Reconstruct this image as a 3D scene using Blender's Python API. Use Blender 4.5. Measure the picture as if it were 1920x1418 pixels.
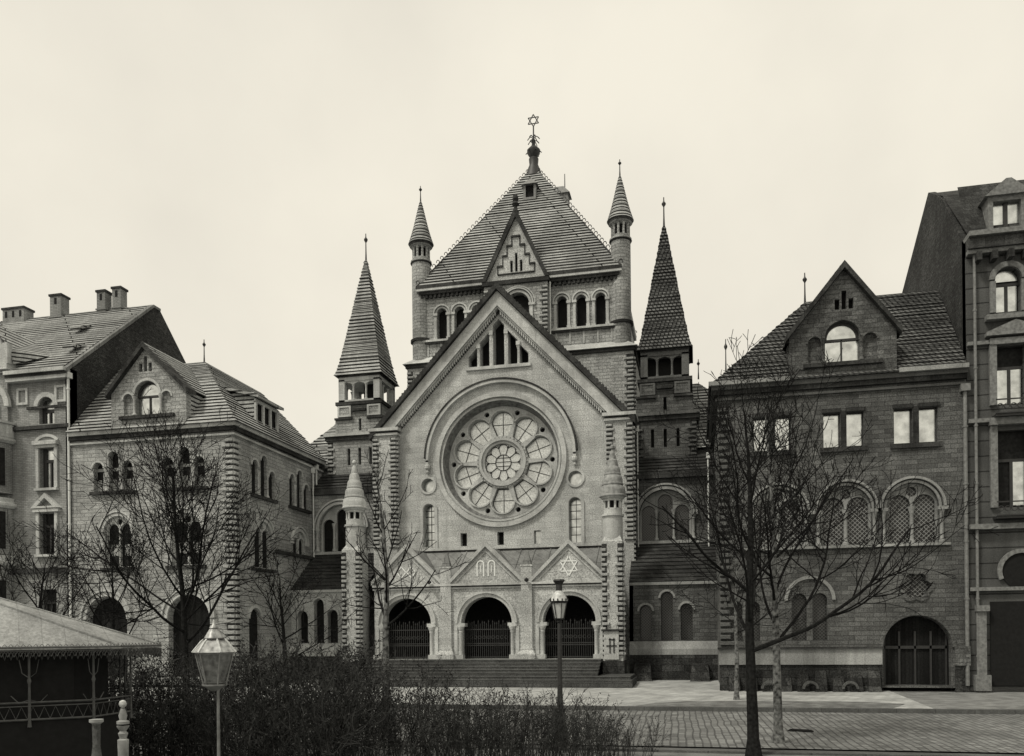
import bpy, bmesh, math, random
from mathutils import Vector, Matrix
from mathutils.geometry import tessellate_polygon
PI = math.pi
R = math.radians

# ------------------------------------------------------------------ camera, sky, sun
scene = bpy.context.scene
for o in list(bpy.data.objects):
    bpy.data.objects.remove(o)
col = scene.collection

TH = math.atan(348 / 1560.0)          # the camera is turned 12.6 degrees left of the facade's normal
CAM = Vector((10.9, -46.2, 2.33))
cd = bpy.data.cameras.new('camera')
cam = bpy.data.objects.new('camera', cd)
col.objects.link(cam)
cd.sensor_fit = 'HORIZONTAL'
cd.sensor_width = 36.0
cd.lens = 1560 / 1920 * 36.0
cd.shift_y = (1190 - 709) / 1920.0
cd.clip_end = 2000
fwd = Vector((-math.sin(TH), math.cos(TH), 0))
rt = Vector((math.cos(TH), math.sin(TH), 0))
up = Vector((0, 0, 1))
ROLL = 0.010
r2 = rt * math.cos(ROLL) - up * math.sin(ROLL)
u2 = up * math.cos(ROLL) + rt * math.sin(ROLL)
m = Matrix((r2, u2, -fwd)).transposed().to_4x4()
m.translation = CAM + (u2 * 0)
cam.matrix_world = m
scene.camera = cam

SUN_EL, SUN_AZ = 54, 222               # azimuth measured clockwise from +Y
world = bpy.data.worlds.new("World")
scene.world = world
world.use_nodes = True
wn = world.node_tree
wn.nodes.clear()
w_out = wn.nodes.new('ShaderNodeOutputWorld')
w_bg = wn.nodes.new('ShaderNodeBackground')
w_sky = wn.nodes.new('ShaderNodeTexSky')
w_sky.sky_type = 'NISHITA'
w_sky.sun_disc = False
w_sky.sun_elevation = R(SUN_EL)
w_sky.sun_rotation = R(SUN_AZ)
w_sky.dust_density = 6
w_bw = wn.nodes.new('ShaderNodeRGBToBW')
w_map = wn.nodes.new('ShaderNodeMapRange')     # flatten the clear sky to an even overcast white
w_map.inputs['From Min'].default_value = 0
w_map.inputs['From Max'].default_value = 12
w_map.inputs['To Min'].default_value = 5.5
w_map.inputs['To Max'].default_value = 6.1
w_mul = wn.nodes.new('ShaderNodeMix')
w_mul.data_type = 'RGBA'
w_mul.blend_type = 'MULTIPLY'
w_mul.inputs['Factor'].default_value = 1
w_noise = wn.nodes.new('ShaderNodeTexNoise')
w_noise.inputs['Scale'].default_value = 2.6
w_noise.inputs['Detail'].default_value = 9
w_tc = wn.nodes.new('ShaderNodeTexCoord')
w_ramp = wn.nodes.new('ShaderNodeValToRGB')
w_ramp.color_ramp.elements[0].position = 0.36
w_ramp.color_ramp.elements[0].color = (0.88, 0.832, 0.72, 1)
w_ramp.color_ramp.elements[1].position = 0.62
w_ramp.color_ramp.elements[1].color = (1.0, 0.945, 0.81, 1)
wn.links.new(w_tc.outputs['Generated'], w_noise.inputs['Vector'])
wn.links.new(w_noise.outputs['Fac'], w_ramp.inputs['Fac'])
wn.links.new(w_sky.outputs['Color'], w_bw.inputs['Color'])
wn.links.new(w_bw.outputs['Val'], w_map.inputs['Value'])
wn.links.new(w_map.outputs['Result'], w_mul.inputs[6])
wn.links.new(w_ramp.outputs['Color'], w_mul.inputs[7])
wn.links.new(w_mul.outputs[2], w_bg.inputs['Color'])
w_bg.inputs['Strength'].default_value = 0.1
wn.links.new(w_bg.outputs['Background'], w_out.inputs['Surface'])

sd = bpy.data.lights.new('sun', 'SUN')
sd.energy = 1.5
sd.angle = R(10)
sd.color = (1.0, 0.95, 0.84)
sun = bpy.data.objects.new('sun', sd)
col.objects.link(sun)
az, el = R(SUN_AZ), R(SUN_EL)
sdir = Vector((math.sin(az) * math.cos(el), math.cos(az) * math.cos(el), math.sin(el)))
sun.rotation_euler = (-sdir).to_track_quat('-Z', 'Y').to_euler()

scene.view_settings.view_transform = 'Standard'
scene.view_settings.look = 'None'
scene.view_settings.exposure = 0.7
scene.view_settings.gamma = 1

# ------------------------------------------------------------------ materials
def nodes(name):
    mt = bpy.data.materials.new(name)
    mt.use_nodes = True
    nt = mt.node_tree
    return mt, nt, nt.nodes['Principled BSDF']

def N(nt, t, **kw):
    n = nt.nodes.new(t)
    for k, v in kw.items():
        setattr(n, k, v)
    return n

def L(nt, a, b):
    nt.links.new(a, b)

def g(v, w=0.0):
    return (v * 0.975, v, v * 0.985, 1)

def math_n(nt, op, a, b=None, c=None):
    n = N(nt, 'ShaderNodeMath', operation=op)
    for i, q in enumerate((a, b, c)):
        if q is None:
            continue
        if isinstance(q, (int, float)):
            n.inputs[i].default_value = q
        else:
            L(nt, q, n.inputs[i])
    return n.outputs[0]

def uv_wall(nt):
    tc = N(nt, 'ShaderNodeTexCoord')
    sp = N(nt, 'ShaderNodeSeparateXYZ')
    L(nt, tc.outputs['Object'], sp.inputs[0])
    u = math_n(nt, 'ADD', sp.outputs['X'], sp.outputs['Y'])
    cb = N(nt, 'ShaderNodeCombineXYZ')
    L(nt, u, cb.inputs['X'])
    L(nt, sp.outputs['Z'], cb.inputs['Y'])
    return tc, cb.outputs[0], u, sp.outputs['Z']

def masonry(name, base, bw=0.5, rh=0.21, mortar=0.55, var=0.18, msize=0.012, rough=0.92, bump=0.6, grain=0.22, blot=0.25, offs=0.5):
    mt, nt, b = nodes(name)
    tc, uv, u, v = uv_wall(nt)
    wob = N(nt, 'ShaderNodeTexNoise'); wob.inputs['Scale'].default_value = 1.7; wob.inputs['Detail'].default_value = 2
    L(nt, tc.outputs['Object'], wob.inputs['Vector'])
    mixv = N(nt, 'ShaderNodeMix', data_type='VECTOR'); mixv.inputs['Factor'].default_value = 0.03
    L(nt, uv, mixv.inputs[4]); L(nt, wob.outputs['Color'], mixv.inputs[5])
    br = N(nt, 'ShaderNodeTexBrick')
    br.offset = offs
    br.inputs['Scale'].default_value = 1.0
    br.inputs['Brick Width'].default_value = bw
    br.inputs['Row Height'].default_value = rh
    br.inputs['Mortar Size'].default_value = msize
    br.inputs['Mortar Smooth'].default_value = 0.3
    br.inputs['Bias'].default_value = 0
    br.inputs['Color1'].default_value = g(base * (1 - var))
    br.inputs['Color2'].default_value = g(base * (1 + var))
    br.inputs['Mortar'].default_value = g(base * mortar)
    L(nt, mixv.outputs[1], br.inputs['Vector'])
    n1 = N(nt, 'ShaderNodeTexNoise'); n1.inputs['Scale'].default_value = 17; n1.inputs['Detail'].default_value = 6; n1.inputs['Roughness'].default_value = 0.85
    L(nt, tc.outputs['Object'], n1.inputs['Vector'])
    n2 = N(nt, 'ShaderNodeTexNoise'); n2.inputs['Scale'].default_value = 0.45; n2.inputs['Detail'].default_value = 5
    L(nt, tc.outputs['Object'], n2.inputs['Vector'])
    f1 = N(nt, 'ShaderNodeMapRange'); f1.inputs['From Min'].default_value = 0.39; f1.inputs['From Max'].default_value = 0.61
    f1.inputs['To Min'].default_value = 1 - grain * 1.2; f1.inputs['To Max'].default_value = 1 + grain
    L(nt, n1.outputs['Fac'], f1.inputs['Value'])
    f2 = N(nt, 'ShaderNodeMapRange'); f2.inputs['From Min'].default_value = 0.36; f2.inputs['From Max'].default_value = 0.64
    f2.inputs['To Min'].default_value = 1 - blot; f2.inputs['To Max'].default_value = 1 + blot * 0.4
    L(nt, n2.outputs['Fac'], f2.inputs['Value'])
    f = math_n(nt, 'MULTIPLY', f1.outputs[0], f2.outputs[0])
    mp3 = N(nt, 'ShaderNodeMapping'); mp3.inputs['Scale'].default_value = (1.6, 1.6, 0.22)       # rain streaks
    L(nt, tc.outputs['Object'], mp3.inputs['Vector'])
    n3 = N(nt, 'ShaderNodeTexNoise'); n3.inputs['Scale'].default_value = 1.5; n3.inputs['Detail'].default_value = 5; n3.inputs['Roughness'].default_value = 0.6
    L(nt, mp3.outputs[0], n3.inputs['Vector'])
    f3 = N(nt, 'ShaderNodeMapRange'); f3.inputs['From Min'].default_value = 0.35; f3.inputs['From Max'].default_value = 0.55
    f3.inputs['To Min'].default_value = 1 - blot * 0.8; f3.inputs['To Max'].default_value = 1.0
    L(nt, n3.outputs['Fac'], f3.inputs['Value'])
    f = math_n(nt, 'MULTIPLY', f, f3.outputs[0])
    mx = N(nt, 'ShaderNodeVectorMath', operation='SCALE')
    L(nt, br.outputs['Color'], mx.inputs[0]); L(nt, f, mx.inputs['Scale'])
    L(nt, mx.outputs[0], b.inputs['Base Color'])
    h = math_n(nt, 'MULTIPLY_ADD', br.outputs['Fac'], -1.0, math_n(nt, 'MULTIPLY', n1.outputs['Fac'], 1.2))
    bp = N(nt, 'ShaderNodeBump'); bp.inputs['Strength'].default_value = bump; bp.inputs['Distance'].default_value = 0.03
    L(nt, h, bp.inputs['Height']); L(nt, bp.outputs[0], b.inputs['Normal'])
    b.inputs['Roughness'].default_value = rough
    b.inputs['Specular IOR Level'].default_value = 0.2
    return mt

def plain(name, base, rough=0.7, metal=0.0, grain=0.15, scale=9, spec=0.3):
    mt, nt, b = nodes(name)
    tc = N(nt, 'ShaderNodeTexCoord')
    n1 = N(nt, 'ShaderNodeTexNoise'); n1.inputs['Scale'].default_value = scale; n1.inputs['Detail'].default_value = 5
    L(nt, tc.outputs['Object'], n1.inputs['Vector'])
    cr = N(nt, 'ShaderNodeValToRGB')
    cr.color_ramp.elements[0].position = 0.3; cr.color_ramp.elements[0].color = g(base * (1 - grain))
    cr.color_ramp.elements[1].position = 0.7; cr.color_ramp.elements[1].color = g(base * (1 + grain))
    L(nt, n1.outputs['Fac'], cr.inputs['Fac']); L(nt, cr.outputs['Color'], b.inputs['Base Color'])
    b.inputs['Roughness'].default_value = rough
    b.inputs['Metallic'].default_value = metal
    b.inputs['Specular IOR Level'].default_value = spec
    return mt

def lattice(name, dark, light, step=0.16, width=0.17, rough=0.3):
    mt, nt, b = nodes(name)
    tc, uv, u, v = uv_wall(nt)
    a = math_n(nt, 'FRACT', math_n(nt, 'DIVIDE', math_n(nt, 'ADD', u, v), step))
    c = math_n(nt, 'FRACT', math_n(nt, 'DIVIDE', math_n(nt, 'SUBTRACT', u, v), step))
    la = math_n(nt, 'LESS_THAN', a, width)
    lc = math_n(nt, 'LESS_THAN', c, width)
    mx = math_n(nt, 'MAXIMUM', la, lc)
    mix = N(nt, 'ShaderNodeMix', data_type='RGBA')
    L(nt, mx, mix.inputs['Factor'])
    mix.inputs[6].default_value = g(dark); mix.inputs[7].default_value = g(light)
    L(nt, mix.outputs[2], b.inputs['Base Color'])
    b.inputs['Roughness'].default_value = rough
    return mt

M = {}
TILE_ROW = 0.225
M['smooth'] = masonry('smooth_sandstone', 0.49, 0.62, 0.30, mortar=0.8, var=0.10, msize=0.008, bump=0.5, grain=0.5, blot=0.2)
M['trim'] = masonry('dressed_trim_stone', 0.50, 0.7, 0.5, mortar=0.7, var=0.10, msize=0.006, bump=0.3, grain=0.22, blot=0.25)
M['trim_dark'] = masonry('dark_and_shadow_trim', 0.06, 0.7, 0.4, mortar=0.6, var=0.2, bump=0.5, grain=0.5, blot=0.5)  # dark trim; also paints shade lines at cornices, strings and hood
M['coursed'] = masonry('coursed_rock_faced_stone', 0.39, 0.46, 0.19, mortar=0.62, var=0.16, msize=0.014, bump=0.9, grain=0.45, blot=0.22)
M['coursed_dark'] = masonry('dark_coursed_stone', 0.13, 0.5, 0.19, mortar=0.62, var=0.28, msize=0.012, bump=0.9, grain=0.5, blot=0.3)  # darker coursed stone for the parts on the right
M['quoin'] = masonry('rock_faced_quoin', 0.44, 5, 5, mortar=1, var=0.05, bump=1.0, grain=0.3, blot=0.25)
M['quoin_dark'] = masonry('dark_rock_faced_quoin', 0.13, 5, 5, mortar=1, var=0.05, bump=1.0, grain=0.3, blot=0.25)
M['brick'] = masonry('small_brick', 0.30, 0.26, 0.09, mortar=0.6, var=0.15, msize=0.012, bump=0.4, grain=0.2, blot=0.25)
M['brick_dark'] = masonry('dark_firewall_brick', 0.055, 0.26, 0.09, mortar=0.7, var=0.4, msize=0.012, bump=0.6, grain=0.7, blot=0.4)
M['tile'] = masonry('light_roof_tile', 0.40, 9, TILE_ROW, mortar=0.06, var=0.10, msize=0.046, bump=0.9, grain=0.28, blot=0.28)  # near-black mortar rows paint the shadow gaps between tile courses
M['tile_dark'] = masonry('dark_roof_tile', 0.15, 0.22, 0.19, mortar=0.15, var=0.3, msize=0.04, bump=1.0, grain=0.35, blot=0.3)  # mortar colour paints shadow gaps here as well
M['slate'] = masonry('dark_slate', 0.05, 0.3, 0.2, mortar=0.5, var=0.3, bump=0.5, grain=0.5, blot=0.4)
M['lead'] = masonry('lead_sheet_roof', 0.21, 0.8, 6, mortar=0.5, var=0.12, msize=0.02, bump=0.3, grain=0.25, blot=0.3)
M['step'] = masonry('dark_step_stone', 0.085, 1.6, 5, mortar=0.6, var=0.15, bump=0.4, grain=0.5, blot=0.3)
M['base_dark'] = masonry('dark_basalt_base', 0.06, 0.55, 0.33, mortar=0.6, var=0.5, bump=1.0, grain=0.7, blot=0.5)
M['rustic'] = masonry('banded_stucco', 0.10, 50, 0.62, mortar=0.35, var=0.06, msize=0.03, bump=0.6, grain=0.2, blot=0.3)
M['stucco'] = plain('grey_stucco_trim', 0.17, 0.85, grain=0.35)
M['iron'] = plain('black_iron', 0.02, 0.55, grain=0.3, spec=0.5)
M['iron_gate'] = plain('dark_gate_iron', 0.035, 0.6, grain=0.3, spec=0.3)
M['rose_reveal'] = plain('shaded_rose_reveal', 0.16, 0.9, grain=0.5, scale=5)  # dark colour paints the shade inside the rose recess
M['reveal'] = plain('mid_grey_stone', 0.26, 0.9, grain=0.35, scale=6)  # mid-grey stone for the right turret cap and garden posts
M['iron_grey'] = plain('grey_painted_iron', 0.16, 0.5, grain=0.3, spec=0.5)
M['zinc'] = plain('pale_zinc_pipe', 0.62, 0.5, grain=0.1)
M['dark'] = plain('dark_interior', 0.008, 0.9, grain=0.3)
M['glass_dark'] = plain('dark_window_glass', 0.012, 0.5, grain=0.6, spec=0.12)
M['glass_sky'] = plain('sky_reflecting_glass', 0.60, 0.2, metal=1.0, grain=0.3, scale=2.5)
M['glass_rose'] = plain('pale_leaded_glass', 0.60, 0.38, metal=0.95, grain=0.3, scale=14)
M['lattice'] = lattice('lattice_glazing', 0.007, 0.24, 0.19, 0.17)
M['lattice_s'] = lattice('lattice_glazing_fine', 0.008, 0.075, 0.15, 0.2)
M['wood_dark'] = masonry('dark_plank_gate', 0.013, 0.14, 9, mortar=0.5, var=0.4, bump=0.4, grain=0.5, blot=0.4, offs=0)
M['wood_light'] = plain('pale_painted_window_wood', 0.30, 0.6, grain=0.15)
M['mosaic'] = plain('pale_mosaic', 0.78, 0.6, grain=0.1)
M['bark'] = plain('bark_dark', 0.013, 0.95, grain=0.6, scale=14, spec=0.1)
M['bark_pale'] = plain('bark_pale_mottled', 0.12, 0.95, grain=0.95, scale=9, spec=0.1)
M['scrub'] = plain('shrub_twig', 0.034, 0.9, grain=0.8, scale=3, spec=0.1)
M['iron_kiosk'] = plain('kiosk_iron', 0.075, 0.6, grain=0.3)
M['plinth'] = masonry('plinth_band_stone', 0.31, 1.2, 3, mortar=0.7, var=0.1, bump=0.3, grain=0.25, blot=0.3)
M['twig'] = plain('twig', 0.010, 0.9, grain=0.4, spec=0.1)
M['leaf'] = plain('dry_shrub_leaf', 0.028, 0.8, grain=0.8, scale=3, spec=0.1)
M['awning'] = masonry('pale_kiosk_roof_sheet', 0.36, 0.45, 8, mortar=0.75, var=0.06, msize=0.01, bump=0.3, grain=0.25, blot=0.35)
M['lamp_white'] = plain('white_lamp_hood', 0.5, 0.5, grain=0.4, scale=14)
M['hood_grey'] = plain('soiled_hood_glass', 0.30, 0.35, grain=0.6, scale=11, spec=0.5)
M['lamp_glass'] = plain('milky_lamp_glass', 0.5, 0.25, grain=0.15)
M['lamp_glass_clear'] = plain('clear_lamp_glass', 0.13, 0.12, grain=0.5, scale=12, spec=0.6)

def ground_mat(name, base, scale=2.0, grain=0.3, fine=40, bump=0.4):
    mt, nt, b = nodes(name)
    tc = N(nt, 'ShaderNodeTexCoord')
    n1 = N(nt, 'ShaderNodeTexNoise'); n1.inputs['Scale'].default_value = scale; n1.inputs['Detail'].default_value = 8
    n2 = N(nt, 'ShaderNodeTexNoise'); n2.inputs['Scale'].default_value = fine; n2.inputs['Detail'].default_value = 4
    L(nt, tc.outputs['Object'], n1.inputs['Vector']); L(nt, tc.outputs['Object'], n2.inputs['Vector'])
    s = math_n(nt, 'ADD', math_n(nt, 'MULTIPLY', n1.outputs['Fac'], 0.6), math_n(nt, 'MULTIPLY', n2.outputs['Fac'], 0.4))
    cr = N(nt, 'ShaderNodeValToRGB')
    cr.color_ramp.elements[0].position = 0.38; cr.color_ramp.elements[0].color = g(base * (1 - grain))
    cr.color_ramp.elements[1].position = 0.62; cr.color_ramp.elements[1].color = g(base * (1 + grain))
    L(nt, s, cr.inputs['Fac']); L(nt, cr.outputs['Color'], b.inputs['Base Color'])
    bp = N(nt, 'ShaderNodeBump'); bp.inputs['Strength'].default_value = bump; bp.inputs['Distance'].default_value = 0.03
    L(nt, n2.outputs['Fac'], bp.inputs['Height']); L(nt, bp.outputs[0], b.inputs['Normal'])
    b.inputs['Roughness'].default_value = 0.95
    return mt

def sett_mat(name, base, bw, rh, mortar, rot=0.0, msize=0.03, var=0.15):
    mt, nt, b = nodes(name)
    tc = N(nt, 'ShaderNodeTexCoord')
    mp = N(nt, 'ShaderNodeMapping'); mp.inputs['Rotation'].default_value = (0, 0, rot)
    L(nt, tc.outputs['Object'], mp.inputs['Vector'])
    wob = N(nt, 'ShaderNodeTexNoise'); wob.inputs['Scale'].default_value = 0.6
    L(nt, tc.outputs['Object'], wob.inputs['Vector'])
    mv = N(nt, 'ShaderNodeMix', data_type='VECTOR'); mv.inputs['Factor'].default_value = 0.14
    L(nt, mp.outputs[0], mv.inputs[4]); L(nt, wob.outputs['Color'], mv.inputs[5])
    br = N(nt, 'ShaderNodeTexBrick')
    for k, v in (('Scale', 1), ('Brick Width', bw), ('Row Height', rh), ('Mortar Size', msize), ('Mortar Smooth', 0.4)):
        br.inputs[k].default_value = v
    br.inputs['Color1'].default_value = g(base * (1 - var)); br.inputs['Color2'].default_value = g(base * (1 + var)); br.inputs['Mortar'].default_value = g(base * mortar)
    L(nt, mv.outputs[1], br.inputs['Vector'])
    n1 = N(nt, 'ShaderNodeTexNoise'); n1.inputs['Scale'].default_value = 0.8; n1.inputs['Detail'].default_value = 8; n1.inputs['Roughness'].default_value = 0.7
    L(nt, tc.outputs['Object'], n1.inputs['Vector'])
    f = N(nt, 'ShaderNodeMapRange'); f.inputs['From Min'].default_value = 0.3; f.inputs['From Max'].default_value = 0.7
    f.inputs['To Min'].default_value = 0.5; f.inputs['To Max'].default_value = 1.25
    L(nt, n1.outputs['Fac'], f.inputs['Value'])
    mx = N(nt, 'ShaderNodeVectorMath', operation='SCALE')
    L(nt, br.outputs['Color'], mx.inputs[0]); L(nt, f.outputs[0], mx.inputs['Scale'])
    L(nt, mx.outputs[0], b.inputs['Base Color'])
    bp = N(nt, 'ShaderNodeBump'); bp.inputs['Strength'].default_value = 0.8; bp.inputs['Distance'].default_value = 0.03; bp.invert = True
    L(nt, br.outputs['Fac'], bp.inputs['Height']); L(nt, bp.outputs[0], b.inputs['Normal'])
    b.inputs['Roughness'].default_value = 0.9
    return mt

M['soil'] = ground_mat('trodden_park_soil', 0.14)
M['ground'] = ground_mat('far_ground', 0.12)
M['verge'] = ground_mat('dark_verge_soil', 0.13, grain=0.5)
M['setts'] = sett_mat('road_setts', 0.18, 0.24, 0.18, 0.40, rot=R(88.5), msize=0.022, var=0.28)
M['paving'] = sett_mat('pavement_slabs', 0.38, 0.4, 0.4, 0.72, rot=R(45), msize=0.018)
M['drive'] = ground_mat('worn_driveway_paving', 0.17, grain=0.35)
M['kerb'] = masonry('kerb_stone', 0.10, 1.2, 4, mortar=0.5, var=0.2, bump=0.3)

# ------------------------------------------------------------------ mesh helpers
class MB:
    def __init__(s):
        s.v = []; s.f = []; s.marks = []; s.joint = []
    def mark(s):                         # the next shapes become an object of their own
        s.marks.append((len(s.v), len(s.f)))
        return s
    def add(s, vs, fs):
        o = len(s.v)
        s.v.extend([tuple(q) for q in vs])
        s.f.extend([tuple(i + o for i in f) for f in fs])
        return s
    def box(s, x0, x1, y0, y1, z0, z1):
        x0, x1 = min(x0, x1), max(x0, x1); y0, y1 = min(y0, y1), max(y0, y1); z0, z1 = min(z0, z1), max(z0, z1)
        return s.add([(x0, y0, z0), (x1, y0, z0), (x1, y1, z0), (x0, y1, z0), (x0, y0, z1), (x1, y0, z1), (x1, y1, z1), (x0, y1, z1)],
                     [(0, 3, 2, 1), (4, 5, 6, 7), (0, 1, 5, 4), (1, 2, 6, 5), (2, 3, 7, 6), (3, 0, 4, 7)])
    def hexa(s, bot, top):                      # two rings of points, closed prism / frustum
        n = len(bot)
        fs = [tuple(range(n - 1, -1, -1)), tuple(range(n, 2 * n))]
        for i in range(n):
            j = (i + 1) % n
            fs.append((i, j, n + j, n + i))
        return s.add(list(bot) + list(top), fs)
    def plate(s, outer, holes, a, b, axis='x'):  # polygon with holes in a wall plane, thickness a..b
        polys = [outer] + list(holes)
        tris = tessellate_polygon([[Vector((p[0], p[1], 0)) for p in q] for q in polys])
        flat = [p for q in polys for p in q]
        n = len(flat)
        def P(u, v, w):
            return (u, w, v) if axis == 'x' else (w, u, v)
        vs = [P(p[0], p[1], a) for p in flat] + [P(p[0], p[1], b) for p in flat]
        fs = []
        for t in tris:
            A, B, Cc = (Vector(flat[i]) for i in t)
            ccw = (B - A).cross(Cc - A) if False else ((B.x - A.x) * (Cc.y - A.y) - (B.y - A.y) * (Cc.x - A.x))
            t = t if ccw > 0 else (t[0], t[2], t[1])
            if axis == 'x':
                fs.append(t); fs.append((t[0] + n, t[2] + n, t[1] + n))
            else:
                fs.append((t[0], t[2], t[1])); fs.append((t[0] + n, t[1] + n, t[2] + n))
        o = 0
        for k, q in enumerate(polys):
            ar = sum(q[i][0] * q[(i + 1) % len(q)][1] - q[(i + 1) % len(q)][0] * q[i][1] for i in range(len(q)))
            fw = (ar > 0) == (k == 0)
            if axis != 'x':
                fw = not fw
            for i in range(len(q)):
                j = (i + 1) % len(q)
                f = (o + i, o + i + n, o + j + n, o + j)
                fs.append(f if not fw else f[::-1])
            o += len(q)
        return s.add(vs, fs)
    def lathe(s, x, y, prof, n=16, a0=0.0):      # profile = [(r, z), ...] bottom to top
        vs = []; fs = []
        for r, z in prof:
            for i in range(n):
                a = a0 + 2 * PI * i / n
                vs.append((x + r * math.cos(a), y + r * math.sin(a), z))
        k = len(prof)
        for j in range(k - 1):
            for i in range(n):
                i2 = (i + 1) % n
                fs.append((j * n + i, j * n + i2, (j + 1) * n + i2, (j + 1) * n + i))
        fs.append(tuple(range(n - 1, -1, -1)))
        fs.append(tuple((k - 1) * n + i for i in range(n)))
        return s.add(vs, fs)
    def arc(s, cx, cz, r0, r1, a, b, t0=0.0, t1=PI, n=24, axis='x'):
        full = abs(t1 - t0) > 2 * PI - 0.01
        if full:
            out = [(cx + r1 * math.cos(2 * PI * i / n), cz + r1 * math.sin(2 * PI * i / n)) for i in range(n)]
            inn = [(cx + r0 * math.cos(2 * PI * i / n), cz + r0 * math.sin(2 * PI * i / n)) for i in range(n)]
            return s.plate(out, [inn], a, b, axis)
        P = [(cx + r1 * math.cos(t0 + (t1 - t0) * i / n), cz + r1 * math.sin(t0 + (t1 - t0) * i / n)) for i in range(n + 1)]
        P += [(cx + r0 * math.cos(t1 - (t1 - t0) * i / n), cz + r0 * math.sin(t1 - (t1 - t0) * i / n)) for i in range(n + 1)]
        return s.plate(P, [], a, b, axis)
    def tube(s, pts, rad, n=5, cap=True):
        k = len(pts)
        vs = []
        prev = None
        for i in range(k):
            d = (pts[min(i + 1, k - 1)] - pts[max(i - 1, 0)])
            if d.length < 1e-7:
                d = Vector((0, 0, 1))
            d.normalize()
            if prev is None:
                e = d.cross(Vector((0.31, 0.17, 0.93)))
                if e.length < 0.05:
                    e = d.cross(Vector((1, 0, 0)))
                e.normalize()
            else:
                e = prev - d * prev.dot(d)
                e.normalize()
            prev = e
            h = d.cross(e)
            r = rad[i] if isinstance(rad, (list, tuple)) else rad
            for q in range(n):
                a = 2 * PI * q / n
                vs.append(pts[i] + (e * math.cos(a) + h * math.sin(a)) * r)
        fs = []
        for i in range(k - 1):
            for q in range(n):
                q2 = (q + 1) % n
                fs.append((i * n + q, i * n + q2, (i + 1) * n + q2, (i + 1) * n + q))
        if cap:
            fs.append(tuple(range(n - 1, -1, -1)))
            fs.append(tuple((k - 1) * n + q for q in range(n)))
        return s.add(vs, fs)
    def build(s, name, mat, parent=None, smooth=True):
        if s.joint:                      # recessed dark bed joints behind the quoins
            jb = MB()
            for (e_, i_, a_, b_, y_, ax_, w_) in s.joint:
                jb.mark()
                p0, p1 = sorted((e_ + i_ * .004, e_ + i_ * (w_ + .03)))
                if ax_ == 'x': jb.box(p0, p1, y_ - .012, y_ + .02, a_ + .02, b_ - .02)
                else: jb.box(y_ - .02, y_ + .012, p0, p1, a_ + .02, b_ - .02)
            s.joint = []
            jb.build('bed_joint', M['trim_dark'], parent)
        cuts = sorted(set([(0, 0)] + s.marks + [(len(s.v), len(s.f))]))
        if len(cuts) > 2:
            first = None
            for (va, fa), (vb, fb) in zip(cuts, cuts[1:]):
                if vb > va:
                    q = MB(); q.v = s.v[va:vb]; q.f = [tuple(i - va for i in f) for f in s.f[fa:fb]]
                    o = q.build(name, mat, parent, smooth)
                    first = first or o
            return first
        me = bpy.data.meshes.new(name)
        off = Vector((0, 0, 0))
        q = parent
        while q is not None:
            off = off + q.location
            q = q.parent
        me.from_pydata([(v[0] - off.x, v[1] - off.y, v[2] - off.z) for v in s.v], [], s.f)
        me.validate()
        me.materials.append(mat)
        if smooth:
            me.shade_smooth()
            me.set_sharp_from_angle(angle=R(32))
        ob = bpy.data.objects.new(name, me)
        col.objects.link(ob)
        ob.parent = parent
        return ob

def tag(o, label=None, cat=None, group=None, kind=None):
    if label: o['label'] = label
    if cat: o['category'] = cat
    if group: o['group'] = group
    if kind: o['kind'] = kind
    return o

def thing(name, loc, label, cat, group=None):
    o = bpy.data.objects.new(name, None)
    o.empty_display_size = 0.3
    col.objects.link(o)
    o.location = loc
    return tag(o, label, cat, group)

def archp(cx, z0, zt, w, n=14):
    r = w / 2; zs = zt - r
    return [(cx - r, z0), (cx + r, z0)] + [(cx + r * math.cos(PI * i / n), zs + r * math.sin(PI * i / n)) for i in range(n + 1)]

def rectp(x0, x1, z0, z1):
    return [(x0, z0), (x1, z0), (x1, z1), (x0, z1)]

def circp(cx, cz, r, n=24):
    return [(cx + r * math.cos(2 * PI * i / n), cz + r * math.sin(2 * PI * i / n)) for i in range(n)]

def grow(poly, e):                      # enlarge a convex-ish polygon a little about its centre
    cx = sum(p[0] for p in poly) / len(poly); cz = sum(p[1] for p in poly) / len(poly)
    w = max(abs(p[0] - cx) for p in poly)
    k = 1 + e / max(w, 0.05)
    return [(cx + (p[0] - cx) * k, cz + (p[1] - cz) * k) for p in poly]

def pane(parent, poly, a, mat, axis='x', name='window', th=0.04, sgn=1):
    b = MB()
    b.plate(grow(poly, 0.04), [], a, a + th * sgn if sgn > 0 else a - th, axis)
    return b.build(name, mat, parent)

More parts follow.
